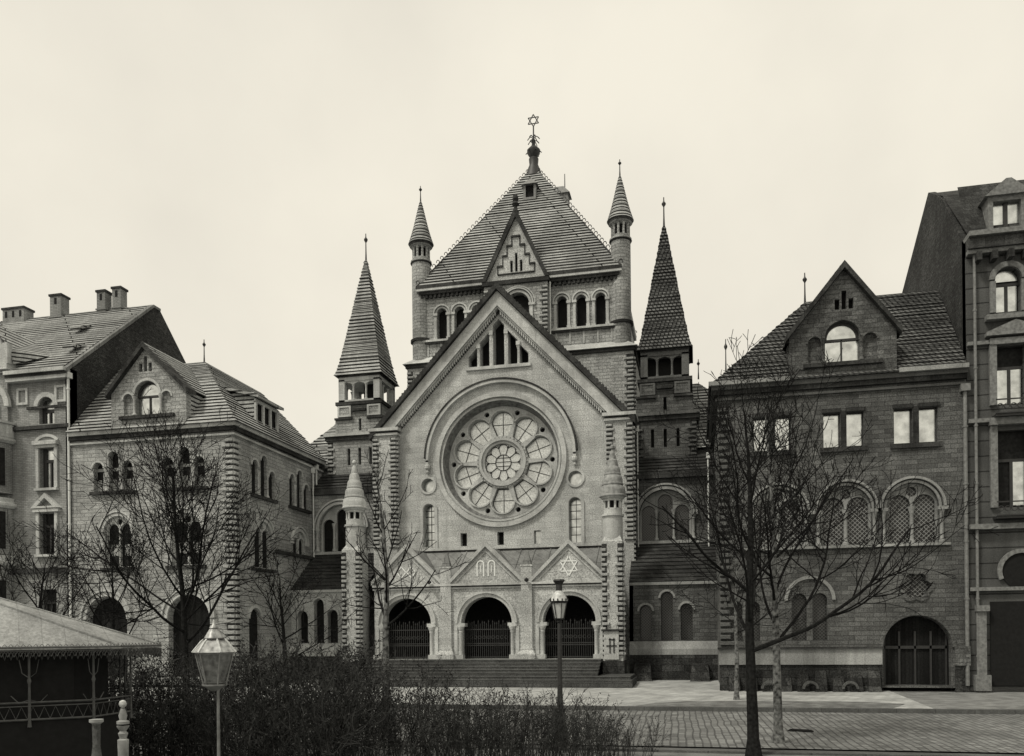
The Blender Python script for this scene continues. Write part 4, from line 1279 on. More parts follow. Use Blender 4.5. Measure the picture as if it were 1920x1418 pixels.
for c, w in ((-14.75, 1.75), (-18.8, 1.6)):
    b.mark(); b.arc(c, 8.75 - w / 2, w / 2 + .02, w / 2 + .16, -8.08, -8); b.arc(c, 8.75 - w / 2, w / 2 + .2, w / 2 + .28, -8.14, -8)
for c in (-14.65, -19.5): b.mark(); b.arc(c, 4.55 - 1.2, 1.22, 1.42, -8.1, -8); b.arc(c, 4.55 - 1.2, 1.46, 1.56, -8.18, -8)
for c, k in ((-5.0, 1.0), (-.85, .9)):
    b.mark()
    for dx, t in ((-.95, 11.75), (0, 12.15), (.85, 11.45)):
        b.arc(c + dx, t - .3, .32, .42, X1, X1 + .07, axis='y')
    for dx in (-.5, .45): column(b, X1 - .05, c + dx, 9.95, 11.2, .075)
for c, zt, w in ((-5.2, 8.55, 1.7), (-.95, 8.5, 1.5)): b.mark(); b.arc(c, zt - w / 2, w / 2 + .03, w / 2 + .2, X1, X1 + .1, axis='y'); b.arc(c, zt - w / 2, w / 2 + .24, w / 2 + .32, X1, X1 + .16, axis='y')
b.mark(); b.arc(-6.1, 3.3, .58, .72, X1, X1 + .1, axis='y')
b.build('window_moulding', M['trim'], LB)
b = MB()
for c in (-14.82, -19.02): b.mark(); b.box(c - 1.35, c + 1.35, -8.18, -8, 9.92, 10.08)
for c in (-5.0, -.85): b.mark(); b.box(X1, X1 + .18, c - 1.4, c + 1.3, 9.76, 9.92)
b.mark(); b.box(X1, X1 + .16, -3.9, 2.2, 7.0, 7.18); b.mark(); b.box(X1, X1 + .16, -6.4, -3.9, 5.86, 6.02)
b.mark(); b.box(-15.9, -13.6, -8.16, -8, 5.9, 6.06); b.mark(); b.box(-19.8, -17.8, -8.16, -8, 5.9, 6.06)
b.mark(); b.box(X1, X1 + .14, -6.9, -5.0, 1.05, 1.2)
b.build('sill', M['trim_dark'], LB)
q = MB(); quoins(q, X1, -1, .2, 12.5, -8.0, h=.28, long=.62, short=.42, proud=.1); quoins(q, -8.0, 1, .2, 12.5, X1, axis='y', h=.28, long=.62, short=.42, proud=.1)
q.build('quoins', M['quoin'], LB)
b = MB(); b.box(X0, X1 + .12, -8.12, -7.6, 12.62, 12.72); b.box(X1 - .4, X1 + .12, -7.6, 2.2, 12.62, 12.72)
b.box(X0, X1 + .3, -8.3, -7.6, 13.05, 13.25); b.box(X1 - .4, X1 + .3, -7.6, 2.2, 13.05, 13.25)
b.build('cornice', M['trim'], LB)
b = MB(); b.box(X0, X1 + .2, -8.2, -7.6, 12.85, 13.05); b.box(X1 - .4, X1 + .2, -7.6, 2.2, 12.85, 13.05); b.build('cornice_shadow', M['trim_dark'], LB)
truss_roof(LB, X0, X1 + .35, 0, 4.5, 17.95, M['tile'], 21)
stone_gable(LB, -18.95, -14.55, -16.9, 17.35, M['coursed'], M['tile'], 1, -16.8, False, M['trim'])
finial(LB, -16.2, -4.0, 17.9, 19.2, .09)
b = MB()                                 # long shed dormer on the side slope
ya, yb = -4.95, -2.45
fx_ = X1 - .45
b.box(fx_ - .1, fx_, ya, yb, 13.5, 13.8); b.box(fx_ - .1, fx_, ya, yb, 15.15, 15.35)
for k in range(4):
    y_ = ya + .08 + k * (yb - ya - .16) / 3; b.box(fx_ - .1, fx_ + .01, y_ - .08, y_ + .08, 13.6, 15.2)
SDm = b.build('side_dormer', M['trim'], LB)
b = MB(); b.box(fx_ - .25, fx_ - .15, ya + .05, yb - .05, 13.6, 15.2); b.build('window', M['glass_dark'], SDm)
b = MB(); b.hexa([(-15.9, ya - .2, 16.35), (fx_ + .25, ya - .2, 15.35), (fx_ + .25, yb + .2, 15.35), (-15.9, yb + .2, 16.35)], [(-15.9, ya - .2, 16.5), (fx_ + .25, ya - .2, 15.5), (fx_ + .25, yb + .2, 15.5), (-15.9, yb + .2, 16.5)])
b.build('dormer_roof', M['tile'], SDm)
b = MB(); b.box(-15.2, fx_ - .1, ya, ya + .12, 13.3, 15.7); b.box(-15.2, fx_ - .1, yb - .12, yb, 13.3, 15.7); b.build('dormer_cheek', M['tile'], SDm)
pipe(LB, X1 + .12, 1.2, 4, 12.9, M['zinc'], .05)
pipe(LB, X0 - .05, -8.1, 0, 16.5, M['zinc'], .07)

# ---- right side building
RB = thing('community_house', (16.9, -3, 0), 'dark gabled stone house with paired bright windows and arched gate right of the synagogue', 'building')
X0, X1 = 11.9, 21.98
rp = []
for a_, c_ in ((13.43, 14.91), (16.35, 17.91), (19.2, 20.84)):
    mid = (a_ + c_) / 2
    rp.append(rectp(a_ - .04, mid - .13, 10.3, 11.78)); rp.append(rectp(mid + .13, c_ + .04, 10.3, 11.78))
ar_r = [archp(c, 6.05, 8.6, 2.05, 24) for c in (14.42, 17.2, 19.85)]
octo = []
for i in range(48):
    a = 2 * PI * i / 48; rr = .50 + .06 * abs(math.cos(3 * a)) * 2 - .03
    octo.append((19.95 + rr * math.cos(a), 4.22 + rr * math.sin(a) * .95))
gate = archp(19.98, -.0, 2.95, 2.66, 24)
low = [archp(15.25, 1.95, 4.0, .62), archp(16.1, 1.95, 4.0, .62), archp(13.3, 1.95, 3.7, .6), archp(12.6, 1.95, 3.7, .5)]
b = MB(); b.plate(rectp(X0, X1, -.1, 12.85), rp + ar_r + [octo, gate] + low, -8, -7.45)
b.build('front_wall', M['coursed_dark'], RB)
b = MB(); b.plate(rectp(-7.45, 2.2, -.1, 12.85), [], X0, X0 + .4, 'y'); b.box(X0 + .4, X1, 1.8, 2.2, 0, 12.8); b.build('rear_wall', M['coursed_dark'], RB)
for p_ in rp:
    w = pane(RB, p_, -7.72, M['glass_sky'])
    x0_, x1_ = p_[0][0], p_[1][0]
    fb = MB(); fb.plate(rectp(x0_, x1_, 10.3, 11.78), [rectp(x0_ + .035, x1_ - .035, 10.34, 11.74)], -7.78, -7.73); fb.build('frame', M['iron'], w)
b = MB()
for a_, c_ in ((13.43, 14.91), (16.35, 17.91), (19.2, 20.84)):
    mid = (a_ + c_) / 2; b.mark()
    b.box(mid - .10, mid + .10, -8.03, -7.8, 10.3, 11.85); b.box(a_ - .2, c_ + .2, -8.12, -7.8, 10.08, 10.28)
    b.box(a_ - .1, mid - .1, -8.06, -7.9, 11.8, 11.96); b.box(mid + .1, c_ + .12, -8.06, -7.9, 11.8, 11.96)
b.build('window_trim', M['trim_dark'], RB)
for c in (14.42, 17.2, 19.85): bifora(RB, c, 6.05, 8.6, 2.05, M['plinth'], M['lattice'])
b = MB()
for c in (14.42, 17.2, 19.85):
    b.mark(); b.arc(c, 7.57, 1.04, 1.14, -8.08, -8); b.arc(c, 7.57, 1.2, 1.30, -8.18, -8)
    for e in (-1, 1):
        column(b, c + e * 1.14, -8.02, 6.05, 7.45, .075); b.box(c + e * 1.18 - .2, c + e * 1.18 + .2, -8.16, -8, 7.42, 7.56)
    column(b, c, -7.86, 6.05, 7.6, .085)
b.mark(); b.box(12.6, 21.3, -8.16, -8, 5.92, 6.03)
b.build('arch_moulding', M['plinth'], RB)
b = MB()
b = MB(); b.arc(15.68, 3.7, .92, 1.06, -8.08, -8); b.build('arch_moulding', M['plinth'], RB); b = MB(); b.mark(); b.arc(12.95, 3.4, .8, .92, -8.08, -8)
b.mark(); b.arc(19.98, 1.62, 1.36, 1.52, -8.1, -8)
b.mark(); b.box(21.42, 22.0, -8.2, -8, .85, 1.65)
b.build('arch_moulding', M['coursed_dark'], RB)
pane(RB, octo, -7.7, M['lattice'], name='foiled_window')
b = MB(); b.plate([(19.95 + (p[0] - 19.95) * 1.25, 4.22 + (p[1] - 4.22) * 1.25) for p in octo], [[(19.95 + (p[0] - 19.95) * 1.02, 4.22 + (p[1] - 4.22) * 1.02) for p in octo]], -8.06, -8); b.build('foiled_surround', M['coursed_dark'], RB)
for p_ in low: pane(RB, p_, -7.7, M['lattice_s'])
gd = pane(RB, gate, -7.6, M['wood_dark'], name='gate')
b = MB()
for x in (18.75, 19.35, 19.98, 20.6, 21.2): b.box(x - .04, x + .04, -7.68, -7.6, 0, 2.3)
b.box(18.7, 21.25, -7.68, -7.6, 1.55, 1.68); b.build('gate_rails', M['iron'], gd)
b = MB(); b.box(X0 - .1, 18.55, -8.3, -8, .9, 1.58); b.build('pale_plinth_band', M['plinth'], RB)
b = MB(); b.box(X0 - .14, 18.6, -8.4, -8, 1.58, 1.66); b.build('plinth_cap', M['trim_dark'], RB)
b = MB(); b.box(X0 - .06, 18.55, -8.22, -8, -.3, .9); b.box(21.45, 22.0, -8.1, -8, -.3, .85)
for i in range(9):
    x = X0 + .3 + i * .72
    b.hexa([(x, -8.6, -.3), (x + .5, -8.6, -.3), (x + .5, -8.2, -.3), (x, -8.2, -.3)], [(x + .03, -8.32, .38 + .12 * (i % 3)), (x + .47, -8.32, .38 + .12 * (i % 3)), (x + .47, -8.2, .38 + .12 * (i % 3)), (x + .03, -8.2, .38 + .12 * (i % 3))])
b.build('rough_base', M['base_dark'], RB)
b = MB()
for x in (13.9, 15.6, 17.2): b.mark(); b.arc(x, -.12, .24, .34, -8.72, -8.6, 0, PI, 10)
b.build('cellar_light_kerb', M['quoin_dark'], RB)
q = MB(); quoins(q, X0, 1, 1.7, 12.5, -8.0, h=.28, long=.62, short=.42, proud=.1); q.build('quoins', M['quoin_dark'], RB)
b = MB(); b.box(X0 - .12, X1, -8.12, -7.45, 12.62, 12.72); b.box(X0 - .3, X1, -8.3, -7.45, 13.05, 13.25); b.box(X0 - .3, X0 + .3, -7.45, 2.2, 13.05, 13.25)
b.build('cornice', M['quoin_dark'], RB)
b = MB(); b.box(X0 - .2, X1, -8.2, -7.45, 12.85, 13.05); b.box(X0 - .2, X0 + .3, -7.45, 2.2, 12.85, 13.05); b.build('cornice_shadow', M['trim_dark'], RB)
b = MB(); b.box(X0 - .42, 14.9, -8.46, -8.3, 13.22, 13.4); b.mark(); b.box(19.3, X1, -8.46, -8.3, 13.22, 13.4); b.build('gutter', M['plinth'], RB)
truss_roof(RB, X0 - .35, X1, 4.6, 0, 18.2, M['tile_dark'], 22)
stone_gable(RB, 14.92, 19.25, 17.17, 17.85, M['coursed_dark'], M['tile_dark'], 1, 17.08, True, M['coursed_dark'])
finial(RB, 16.1, -4.0, 18.1, 19.6, .1)
finial(RB, 12.4, -3.5, 15.2, 16.9, .08)
pipe(RB, 21.9, -8.12, 0, 12.6, M['iron_grey'], .08)

# ------------------------------------------------------------------ the far left house
AH = thing('apartment_house', (-26, -3, 0), 'tall pale brick apartment house with four storeys and chimneys at the left edge', 'building')
X1 = -21.62
hw_ = [archp(-23.1, 13.9, 15.3, .95), rectp(-23.55, -22.6, 10.45, 12.6), rectp(-23.6, -22.65, 6.9, 9.1), rectp(-23.6, -22.6, 2.0, 5.0)]
b = MB(); b.plate(rectp(-25.4, X1, -.1, 16.2), hw_, -8, -7.5); b.build('front_wall', M['brick'], AH)
for i, p_ in enumerate(hw_):
    w = pane(AH, p_, -7.7, M['glass_sky'] if i < 2 else M['glass_dark'])
    x0_, x1_ = min(q[0] for q in p_), max(q[0] for q in p_); z0_, z1_ = min(q[1] for q in p_), max(q[1] for q in p_)
    fb = MB(); xm = (x0_ + x1_) / 2; fb.box(xm - .05, xm + .05, -7.77, -7.71, z0_, z1_ - .6); fb.box(x0_, x1_, -7.78, -7.71, z1_ - .75, z1_ - .6); fb.box(x0_, x0_ + .2, -7.77, -7.71, z0_, z1_)
    fb.build('frame', M['iron'], w)
b = MB()
b.mark(); b.arc(-23.1, 14.83, .5, .75, -8.1, -8)
b.box(-23.85, -22.35, -8.25, -8, 12.75, 12.95); b.box(-23.7, -22.45, -8.15, -8, 12.6, 12.75); b.arc(-23.1, 12.3, .9, 1.05, -8.06, -8, PI * .25, PI * .75, 10)
b.plate([(-24.0, 9.35), (-22.2, 9.35), (-23.1, 10.15)], [[(-23.6, 9.45), (-22.6, 9.45), (-23.1, 9.9)]], -8.25, -8); b.box(-23.9, -22.3, -8.2, -8, 9.15, 9.32)
for z in (10.3, 6.75): b.box(-23.8, -22.4, -8.2, -8, z, z + .13)
b.box(-23.78, -23.6, -8.1, -8, 6.9, 9.1); b.box(-22.62, -22.45, -8.1, -8, 6.9, 9.1); b.box(-23.75, -23.58, -8.1, -8, 10.45, 12.6); b.box(-22.6, -22.42, -8.1, -8, 10.45, 12.6)
for x in (-24.6, -22.2): b.plate(rectp(x - .35, x + .35, 15.0, 15.9), [rectp(x - .22, x + .22, 15.12, 15.78)], -8.08, -8)
b.box(-25.4, X1, -8.35, -7.5, 16.2, 16.4); b.box(-25.4, X1, -8.5, -7.5, 16.55, 16.75)
b.build('window_trim', M['trim'], AH)
b = MB(); b.box(-25.4, X1, -8.4, -7.5, 16.4, 16.55); b.box(-25.4, X1, -8.2, -8, 13.6, 13.8); b.box(-24.3, X1, -8.1, -8, 14.72, 14.85); b.box(-25.4, X1, -8.2, -8, 5.9, 6.15)
b.build('dark_string', M['trim_dark'], AH)
# bow on the left, cut by the frame
b = MB()
for z0_, z1_ in ((-.1, 6.3), (6.9, 9.4), (10.2, 12.9)):
    b.lathe(-26.6, -8.2, [(1.35, z0_), (1.35, z1_)], 12)
b.box(-31, -25.4, -8.2, -7.5, -.1, 17.2)
BW = b.build('bow_front', M['brick'], AH)
b = MB()
for z in (6.3, 9.4, 12.9): b.lathe(-26.6, -8.2, [(1.45, z), (1.6, z + .12), (1.6, z + .25), (1.45, z + .3), (1.45, z + .55)], 12)
b.lathe(-26.6, -8.2, [(1.5, 13.2), (1.5, 13.9), (1.6, 13.92), (1.6, 14.05)], 12)
b.arc(-26.6, 14.9, 1.15, 1.45, -8.4, -8.2)
b.plate([(-28.6, 17.2), (-25.2, 17.2), (-25.2, 17.9), (-25.5, 18.0), (-26.0, 19.0), (-26.6, 19.6), (-28.6, 19.6)], [], -8.3, -7.8)
b.box(-31, -25.2, -8.45, -7.7, 16.9, 17.2)
for x in (-25.3,): b.box(x - .16, x + .16, -8.45, -8.1, 17.2, 18.3)
b.build('bow_trim', M['trim'], BW)
b = MB()
for z0_, z1_ in ((7.2, 9.2), (10.6, 12.6), (1.5, 5.5)):
    for a in (-1.25, -.45, -2.0):
        cx_, cy_ = -26.6 + 1.33 * math.cos(a), -8.2 + 1.33 * math.sin(a)
        t_ = Vector((-math.sin(a), math.cos(a), 0)) * .26; o_ = Vector((math.cos(a), math.sin(a), 0)) * .05
        P0 = Vector((cx_, cy_, 0))
        q4 = [P0 + t_ + o_, P0 - t_ + o_, P0 - t_ - o_, P0 + t_ - o_]
        b.hexa([(q.x, q.y, z0_) for q in q4], [(q.x, q.y, z1_) for q in q4])
b.build('window', M['glass_dark'], BW)
b = MB(); b.plate(archp(-26.55, 14.05, 15.6, 1.3, 14), [], -8.32, -8.25); w = b.build('window', M['glass_sky'], BW)
b = MB(); b.box(-26.58, -26.5, -8.36, -8.32, 14.05, 15.5); b.box(-27.2, -25.9, -8.36, -8.32, 14.85, 14.95); b.build('frame', M['iron'], w)
b = MB()                                 # small anchor ornament in the gable
b.box(-26.52, -26.46, -8.36, -8.3, 17.7, 18.9); b.box(-26.75, -26.23, -8.36, -8.3, 18.5, 18.56); b.arc(-26.49, 18.0, .2, .26, -8.36, -8.3, PI, 2 * PI, 10); b.box(-26.7, -26.28, -8.36, -8.3, 17.66, 17.72)
b.build('wall_anchor', M['iron'], BW)
prof = [(-8, -.1), (2.5, -.1), (2.5, 20.2), (-.3, 22.75), (-.95, 22.75), (-8, 16.75)]
b = MB(); b.plate(prof, [], X1 - .3, X1, 'y'); b.box(-31, X1 - .3, 1.8, 2.4, 0, 19.5); b.build('party_wall', M['brick_dark'], AH)
b = MB(); b.plate([(-8.3, 16.5), (-.95, 22.7), (-.3, 22.7), (-.3, 22.85), (-1.0, 22.85), (-8.3, 16.72)], [], X1 - .3, X1 + .06, 'y'); b.build('verge_board', M['lead'], AH)
b = MB(); n = 30
for i in range(n):
    t0, t1 = i / n, (i + 1) / n
    ya_, yb_ = -8.3 + 7.4 * t0, -8.3 + 7.4 * t1; za_, zb_ = 16.75 + 6.15 * t0, 16.75 + 6.15 * t1
    b.add([(-40, ya_, za_ + .05), (X1 - .2, ya_, za_ + .05), (X1 - .2, yb_, zb_), (-40, yb_, zb_), (-40, ya_, za_ - .02), (X1 - .2, ya_, za_ - .02)], [(0, 1, 2, 3), (4, 5, 1, 0)])
b.add([(-40, -.9, 22.9), (X1 - .2, -.9, 22.9), (X1 - .2, 3, 20), (-40, 3, 20)], [(0, 1, 2, 3)])
for (x, y, z) in ((-24.3, -4.0, 20.35), (-22.6, -6.6, 18.2)):
    b.hexa([(x - .35, y - .4, z), (x + .35, y - .4, z), (x + .35, y + .5, z + .5), (x - .35, y + .5, z + .5)], [(x - .35, y - .4, z + .2), (x + .35, y - .4, z + .2), (x + .35, y + .5, z + .6), (x - .35, y + .5, z + .6)])
# cross gable roof piece at the left
b.add([(-25.2, -8.2, 18.0), (-26.6, -8.2, 19.7), (-26.6, -4.6, 19.7), (-23.8, -7.0, 17.9), (-25.0, -8.2, 17.2)], [(0, 1, 2, 3), (0, 3, 4)])
b.build('roof', M['tile'], AH)
def chimney(x, w, d, z0, z1, par):
    b = MB(); b.box(x - w / 2, x + w / 2, -1.0 - d / 2, -1.0 + d / 2, z0, z1); b.box(x - w / 2 - .06, x + w / 2 + .06, -1.06 - d / 2, -.94 + d / 2, z0 + .55, z0 + .63)
    c = b.build('chimney', M['brick'], par)
    b = MB(); b.box(x - w / 2 - .06, x + w / 2 + .06, -1.06 - d / 2, -.94 + d / 2, z1, z1 + .13); b.build('chimney_cap', M['trim_dark'], c)
    b = MB(); k = max(1, int(w / .45))
    for i in range(k):
        xx = x - w / 2 + w * (i + .5) / k; b.box(xx - .08, xx + .08, -1.02 - d / 2, -1.0 - d / 2, z1 - .5, z1 - .12)
    b.build('smoke_hole', M['dark'], c)
chimney(-31.4, 1.6, .8, 21.9, 23.35, AH); chimney(-28.3, .82, .7, 22.0, 23.9, AH); chimney(-25.05, .6, .6, 22.2, 23.85, AH); chimney(-23.95, .6, .6, 22.2, 23.95, AH)

# ------------------------------------------------------------------ the far right house
BH = thing('apartment_house', (27, -3, 0), 'tall dark stucco apartment house with mansard roof at the right edge', 'building')
X0 = 22.02
ww = [archp(23.6, 15.5, 17.35, .95), rectp(23.15, 24.2, 11.65, 14.1), rectp(23.15, 24.3, 7.4, 10.6)]
for p_ in list(ww):
    ww.append([(q[0] + 2.6, q[1]) for q in p_])
b = MB(); b.plate(rectp(X0, 31, -.1, 18.6), ww, -8, -7.5); b.build('front_wall', M['rustic'], BH)
for i, p_ in enumerate(ww):
    x0_, x1_ = min(q[0] for q in p_), max(q[0] for q in p_); z0_, z1_ = min(q[1] for q in p_), max(q[1] for q in p_)
    w = pane(BH, p_, -7.72, M['glass_dark'])
    zz1 = z0_ + (z1_ - z0_) * (.62 if i % 3 < 2 else .6)
    xm = (x0_ + x1_) / 2
    fb = MB()
    if i % 3 == 0: fb.plate(archp(xm, z1_ - .5, z1_ - .02, x1_ - x0_ - .08, 12), [], -7.78, -7.72)
    if i % 3 < 2: fb.box(x0_ + .06, xm - .07, -7.77, -7.72, z0_ + .1, zz1); 
    fb.box(xm + .07, x1_ - .06, -7.77, -7.72, z0_ + .1, zz1)
    fb.build('lit_pane', M['glass_sky'], w)
    fb = MB(); fb.box(xm - .06, xm + .06, -7.8, -7.73, z0_, zz1); fb.box(x0_, x1_, -7.8, -7.73, zz1, zz1 + .12); fb.build('frame', M['iron'], w)
b = MB()
for dx in (0, 2.6):
    b.mark(); b.arc(23.6 + dx, 16.87, .5, .72, -8.12, -8); b.box(22.9 + dx, 23.12 + dx, -8.12, -8, 15.5, 16.8); b.box(24.08 + dx, 24.3 + dx, -8.12, -8, 15.5, 16.8)
    b.box(22.7 + dx, 24.6 + dx, -8.35, -8, 15.15, 15.35)
    b.plate([(22.7 + dx, 14.5), (24.9 + dx, 14.5), (24.9 + dx, 14.65), (23.8 + dx, 15.1), (22.7 + dx, 14.65)], [], -8.3, -8)
    b.box(22.85 + dx, 23.12 + dx, -8.15, -8, 11.65, 14.3); b.box(24.22 + dx, 24.5 + dx, -8.15, -8, 11.65, 14.3); b.box(22.85 + dx, 24.5 + dx, -8.2, -8, 14.15, 14.4)
    b.box(22.85 + dx, 23.12 + dx, -8.15, -8, 7.4, 10.8); b.box(24.32 + dx, 24.6 + dx, -8.15, -8, 7.4, 10.8); b.box(22.8 + dx, 24.7 + dx, -8.3, -8, 10.8, 11.1)
b.mark(); b.box(X0, 31, -8.3, -8, 6.5, 6.72); b.box(X0, 31, -8.2, -8, 10.95, 11.12); b.box(X0, 31, -8.15, -8, 14.2, 14.35)
b.box(X0, 31, -8.3, -7.5, 17.95, 18.12); b.box(X0, 31, -8.55, -7.5, 18.6, 18.8)
b.arc(24.0, 4.75, .75, .92, -8.12, -8, -.4, PI + .4, 20)
b.box(22.3, 22.6, -8.25, -8, .1, 3.1); b.box(22.22, 22.7, -8.35, -8, 3.1, 3.35); b.box(22.15, 22.75, -8.3, -8, -.2, .45); b.box(X0, 31, -8.2, -8, 3.95, 4.1)
b.build('stucco_trim', M['stucco'], BH)
b = MB(); b.box(X0, 31, -8.4, -7.5, 18.12, 18.6)
for k in range(14): b.box(22.3 + k * .6, 22.5 + k * .6, -8.5, -7.5, 17.6, 17.95)
for k in range(10): b.box(22.6 + k * .8, 22.66 + k * .8, -8.5, -8.46, 17, 17.01)
b.build('bracket_frieze', M['trim_dark'], BH)
for dx in (0, 2.6):
    for zb_ in (11.2, 7.0):              # balcony grilles
        b = MB()
        b.box(22.95 + dx, 24.5 + dx, -8.55, -8.5, zb_ + .55, zb_ + .6); b.box(22.95 + dx, 24.5 + dx, -8.55, -8.5, zb_, zb_ + .05); b.box(22.95 + dx, 24.5 + dx, -8.5, -8, zb_ - .1, zb_)
        for k in range(6): b.arc(23.1 + dx + k * .25, zb_ + .3, .09, .12, -8.54, -8.5, 0, 2 * PI, 10)
        b.build('balcony', M['iron'], BH)
b = MB(); b.box(22.8, 31, -8.06, -7.9, 0, 3.5); b.plate(circp(24.0, 4.75, .75, 20), [], -8.05, -8.0); b.build('dark_shopfront', M['dark'], BH)
prof = [(-8, -.1), (5, -.1), (5, 19.8), (3.1, 20.8), (-2.4, 23.55), (-3.4, 22.95), (-4.65, 22.1), (-7.9, 18.5)]
b = MB(); b.plate(prof, [], X0, X0 + .3, 'y'); b.build('party_wall', M['brick_dark'], BH)
b = MB(); b.add([(X0 + .1, -8.1, 18.75), (31, -8.1, 18.75), (31, -6.6, 21.6), (X0 + .1, -6.6, 21.6)], [(0, 1, 2, 3)])
b.add([(X0 + .1, -8.1, 18.75), (31, -8.1, 18.75), (31, -4.4, 22.35), (X0 + .1, -4.4, 22.35)], [(0, 1, 2, 3)])
b.add([(X0 + .1, -4.4, 22.35), (31, -4.4, 22.35), (31, -2.4, 23.5), (X0 + .1, -2.4, 23.5)], [(0, 1, 2, 3)])
b.add([(31, -8, 0), (31, 5, 0), (31, 5, 20), (31, -2.4, 23.5), (31, -4.4, 22.3), (31, -8.1, 18.7)], [(0, 1, 2, 3, 4, 5)])
b.build('mansard_roof', M['slate'], BH)
b = MB(); b.plate([(22.85, 18.8), (24.35, 18.8), (24.35, 20.35), (23.6, 20.85), (22.85, 20.35)], [rectp(23.05, 24.1, 18.95, 20.1)], -8.1, -7.6); b.box(22.85, 23.0, -7.6, -5, 18.8, 20.5); b.box(24.2, 24.35, -7.6, -5, 18.8, 20.5)
b.hexa([(22.7, -8.25, 20.3), (23.6, -8.25, 20.3), (23.6, -4.5, 20.3), (22.7, -4.5, 20.3)], [(23.5, -8.25, 20.95), (23.6, -8.25, 20.95), (23.6, -4.5, 20.95), (23.5, -4.5, 20.95)])
b.hexa([(23.6, -8.25, 20.3), (24.5, -8.25, 20.3), (24.5, -4.5, 20.3), (23.6, -4.5, 20.3)], [(23.6, -8.25, 20.95), (23.7, -8.25, 20.95), (23.7, -4.5, 20.95), (23.6, -4.5, 20.95)])
DM = b.build('dormer', M['stucco'], BH)
b = MB(); b.box(23.0, 24.15, -7.85, -7.8, 18.9, 20.15); w = b.build('window', M['glass_sky'], DM)
b = MB(); b.box(23.5, 23.65, -7.92, -7.86, 18.95, 20.1); b.box(23.0, 24.15, -7.92, -7.86, 18.9, 19.0); b.build('frame', M['iron'], w)
pipe(BH, 22.3, -8.15, 0, 18.5, M['iron_grey'], .06)

# ------------------------------------------------------------------ street lamps
def P(px, py, D):                        # a picture position turned into a place D metres in front of the camera
    return CAM + fwd * D + r2 * ((px - 960) / 1560 * D) + u2 * ((1190 - py) / 1560 * D)

o = P(1050, 1300, 22.2)
LP = thing('street_lamp', (o.x, o.y, -.7), 'black cast-iron gas lamp with pale hood standing before the right porch arch', 'street lamp')
x, y = o.x, o.y
b = MB(); b.lathe(x, y, [(.26, -.72), (.26, -.55), (.20, -.5), (.17, -.3), (.13, .25), (.16, .3), (.16, .36), (.085, .42), (.068, .9), (.052, 2.3), (.042, 2.62), (.075, 2.66), (.045, 2.72)], 12)
b.build('pole', M['iron'], LP)
b = MB(); zb = 2.72; zt = 3.17
b.lathe(x, y, [(.12, zb), (.14, zb + .03)], 6)
for i in range(6):
    a = 2 * PI * i / 6
    b.tube([Vector((x + .125 * math.cos(a), y + .125 * math.sin(a), zb)), Vector((x + .205 * math.cos(a), y + .205 * math.sin(a), zt))], .014, 4)
b.lathe(x, y, [(.215, zt - .02), (.23, zt + .03)], 6)
for i in range(12):
    a = 2 * PI * i / 12
    b.tube([Vector((x + .22 * math.cos(a), y + .22 * math.sin(a), zt + .02)), Vector((x + .245 * math.cos(a), y + .245 * math.sin(a), zt + .1))], .02, 4)
LN = b.build('lantern_frame', M['iron'], LP)
b = MB(); b.lathe(x, y, [(.11, zb + .03), (.19, zt - .02)], 6); b.build('lantern_glass', M['lamp_glass'], LN)
b = MB(); b.lathe(x, y, [(.235, zt + .04), (.2, zt + .15), (.12, zt + .27), (.08, zt + .32)], 12); b.build('hood', M['lamp_white'], LP)
b = MB(); b.lathe(x, y, [(.09, zt + .32), (.085, zt + .48), (.16, zt + .58), (.14, zt + .62)], 10); b.build('chimney', M['iron'], LP)

o = P(402, 1250, 13.0)
L1 = thing('street_lamp', (o.x, o.y, -.7), 'slender park lamp with large six-sided glazed lantern in front of the bushes, left', 'street lamp')
x, y = o.x, o.y
b = MB(); b.lathe(x + .06, y, [(.07, -.7), (.05, -.3), (.028, 0), (.022, 1.5), (.03, 1.53)], 8); b.build('pole', M['iron_grey'], L1)
b = MB(); zb = 1.58; zt = 2.08; n6 = 6
b.lathe(x, y, [(.05, zb - .08), (.15, zb - .02), (.19, zb), (.19, zb + .025)], 16); b.lathe(x, y, [(.17, zb + .04), (.18, zb + .06)], 16)
for i in range(n6):
    a = 2 * PI * (i + .3) / n6
    b.tube([Vector((x + .165 * math.cos(a), y + .165 * math.sin(a), zb)), Vector((x + .29 * math.cos(a), y + .29 * math.sin(a), zt))], .012, 5)
b.lathe(x, y, [(.30, zt - .01), (.31, zt + .02)], n6, 2 * PI * .3 / 6)
b.tube([Vector((x + .20, y, zb)), Vector((x + .33, y, zt + .0))], .01, 4)
LN = b.build('lantern_frame', M['iron_grey'], L1)
b = MB(); b.lathe(x, y, [(.155, zb + .03), (.28, zt - .01)], n6, 2 * PI * .3 / 6); b.build('lantern_glass', M['lamp_glass_clear'], LN)
b = MB(); b.lathe(x, y, [(.335, zt + .02), (.20, zt + .18), (.15, zt + .22)], n6, 2 * PI * .3 / 6)
b.lathe(x, y, [(.15, zt + .24), (.14, zt + .26), (.07, zt + .38), (.05, zt + .40)], 12)
b.lathe(x, y, [(.07, zt + .40), (.06, zt + .42), (.03, zt + .45), (.012, zt + .53)], 10)
b.build('hood', M['hood_grey'], L1)
b = MB()
for i in range(n6):
    a = 2 * PI * (i + .3) / n6
    b.tube([Vector((x + .335 * math.cos(a), y + .335 * math.sin(a), zt + .02)), Vector((x + .20 * math.cos(a), y + .20 * math.sin(a), zt + .185)), Vector((x + .15 * math.cos(a), y + .15 * math.sin(a), zt + .225))], .016, 5)
b.build('hood_rib', M['lamp_white'], L1)
b = MB(); b.lathe(x, y, [(.13, zt + .21), (.17, zt + .225), (.15, zt + .245)], 14); b.build('hood_ring', M['iron'], L1)

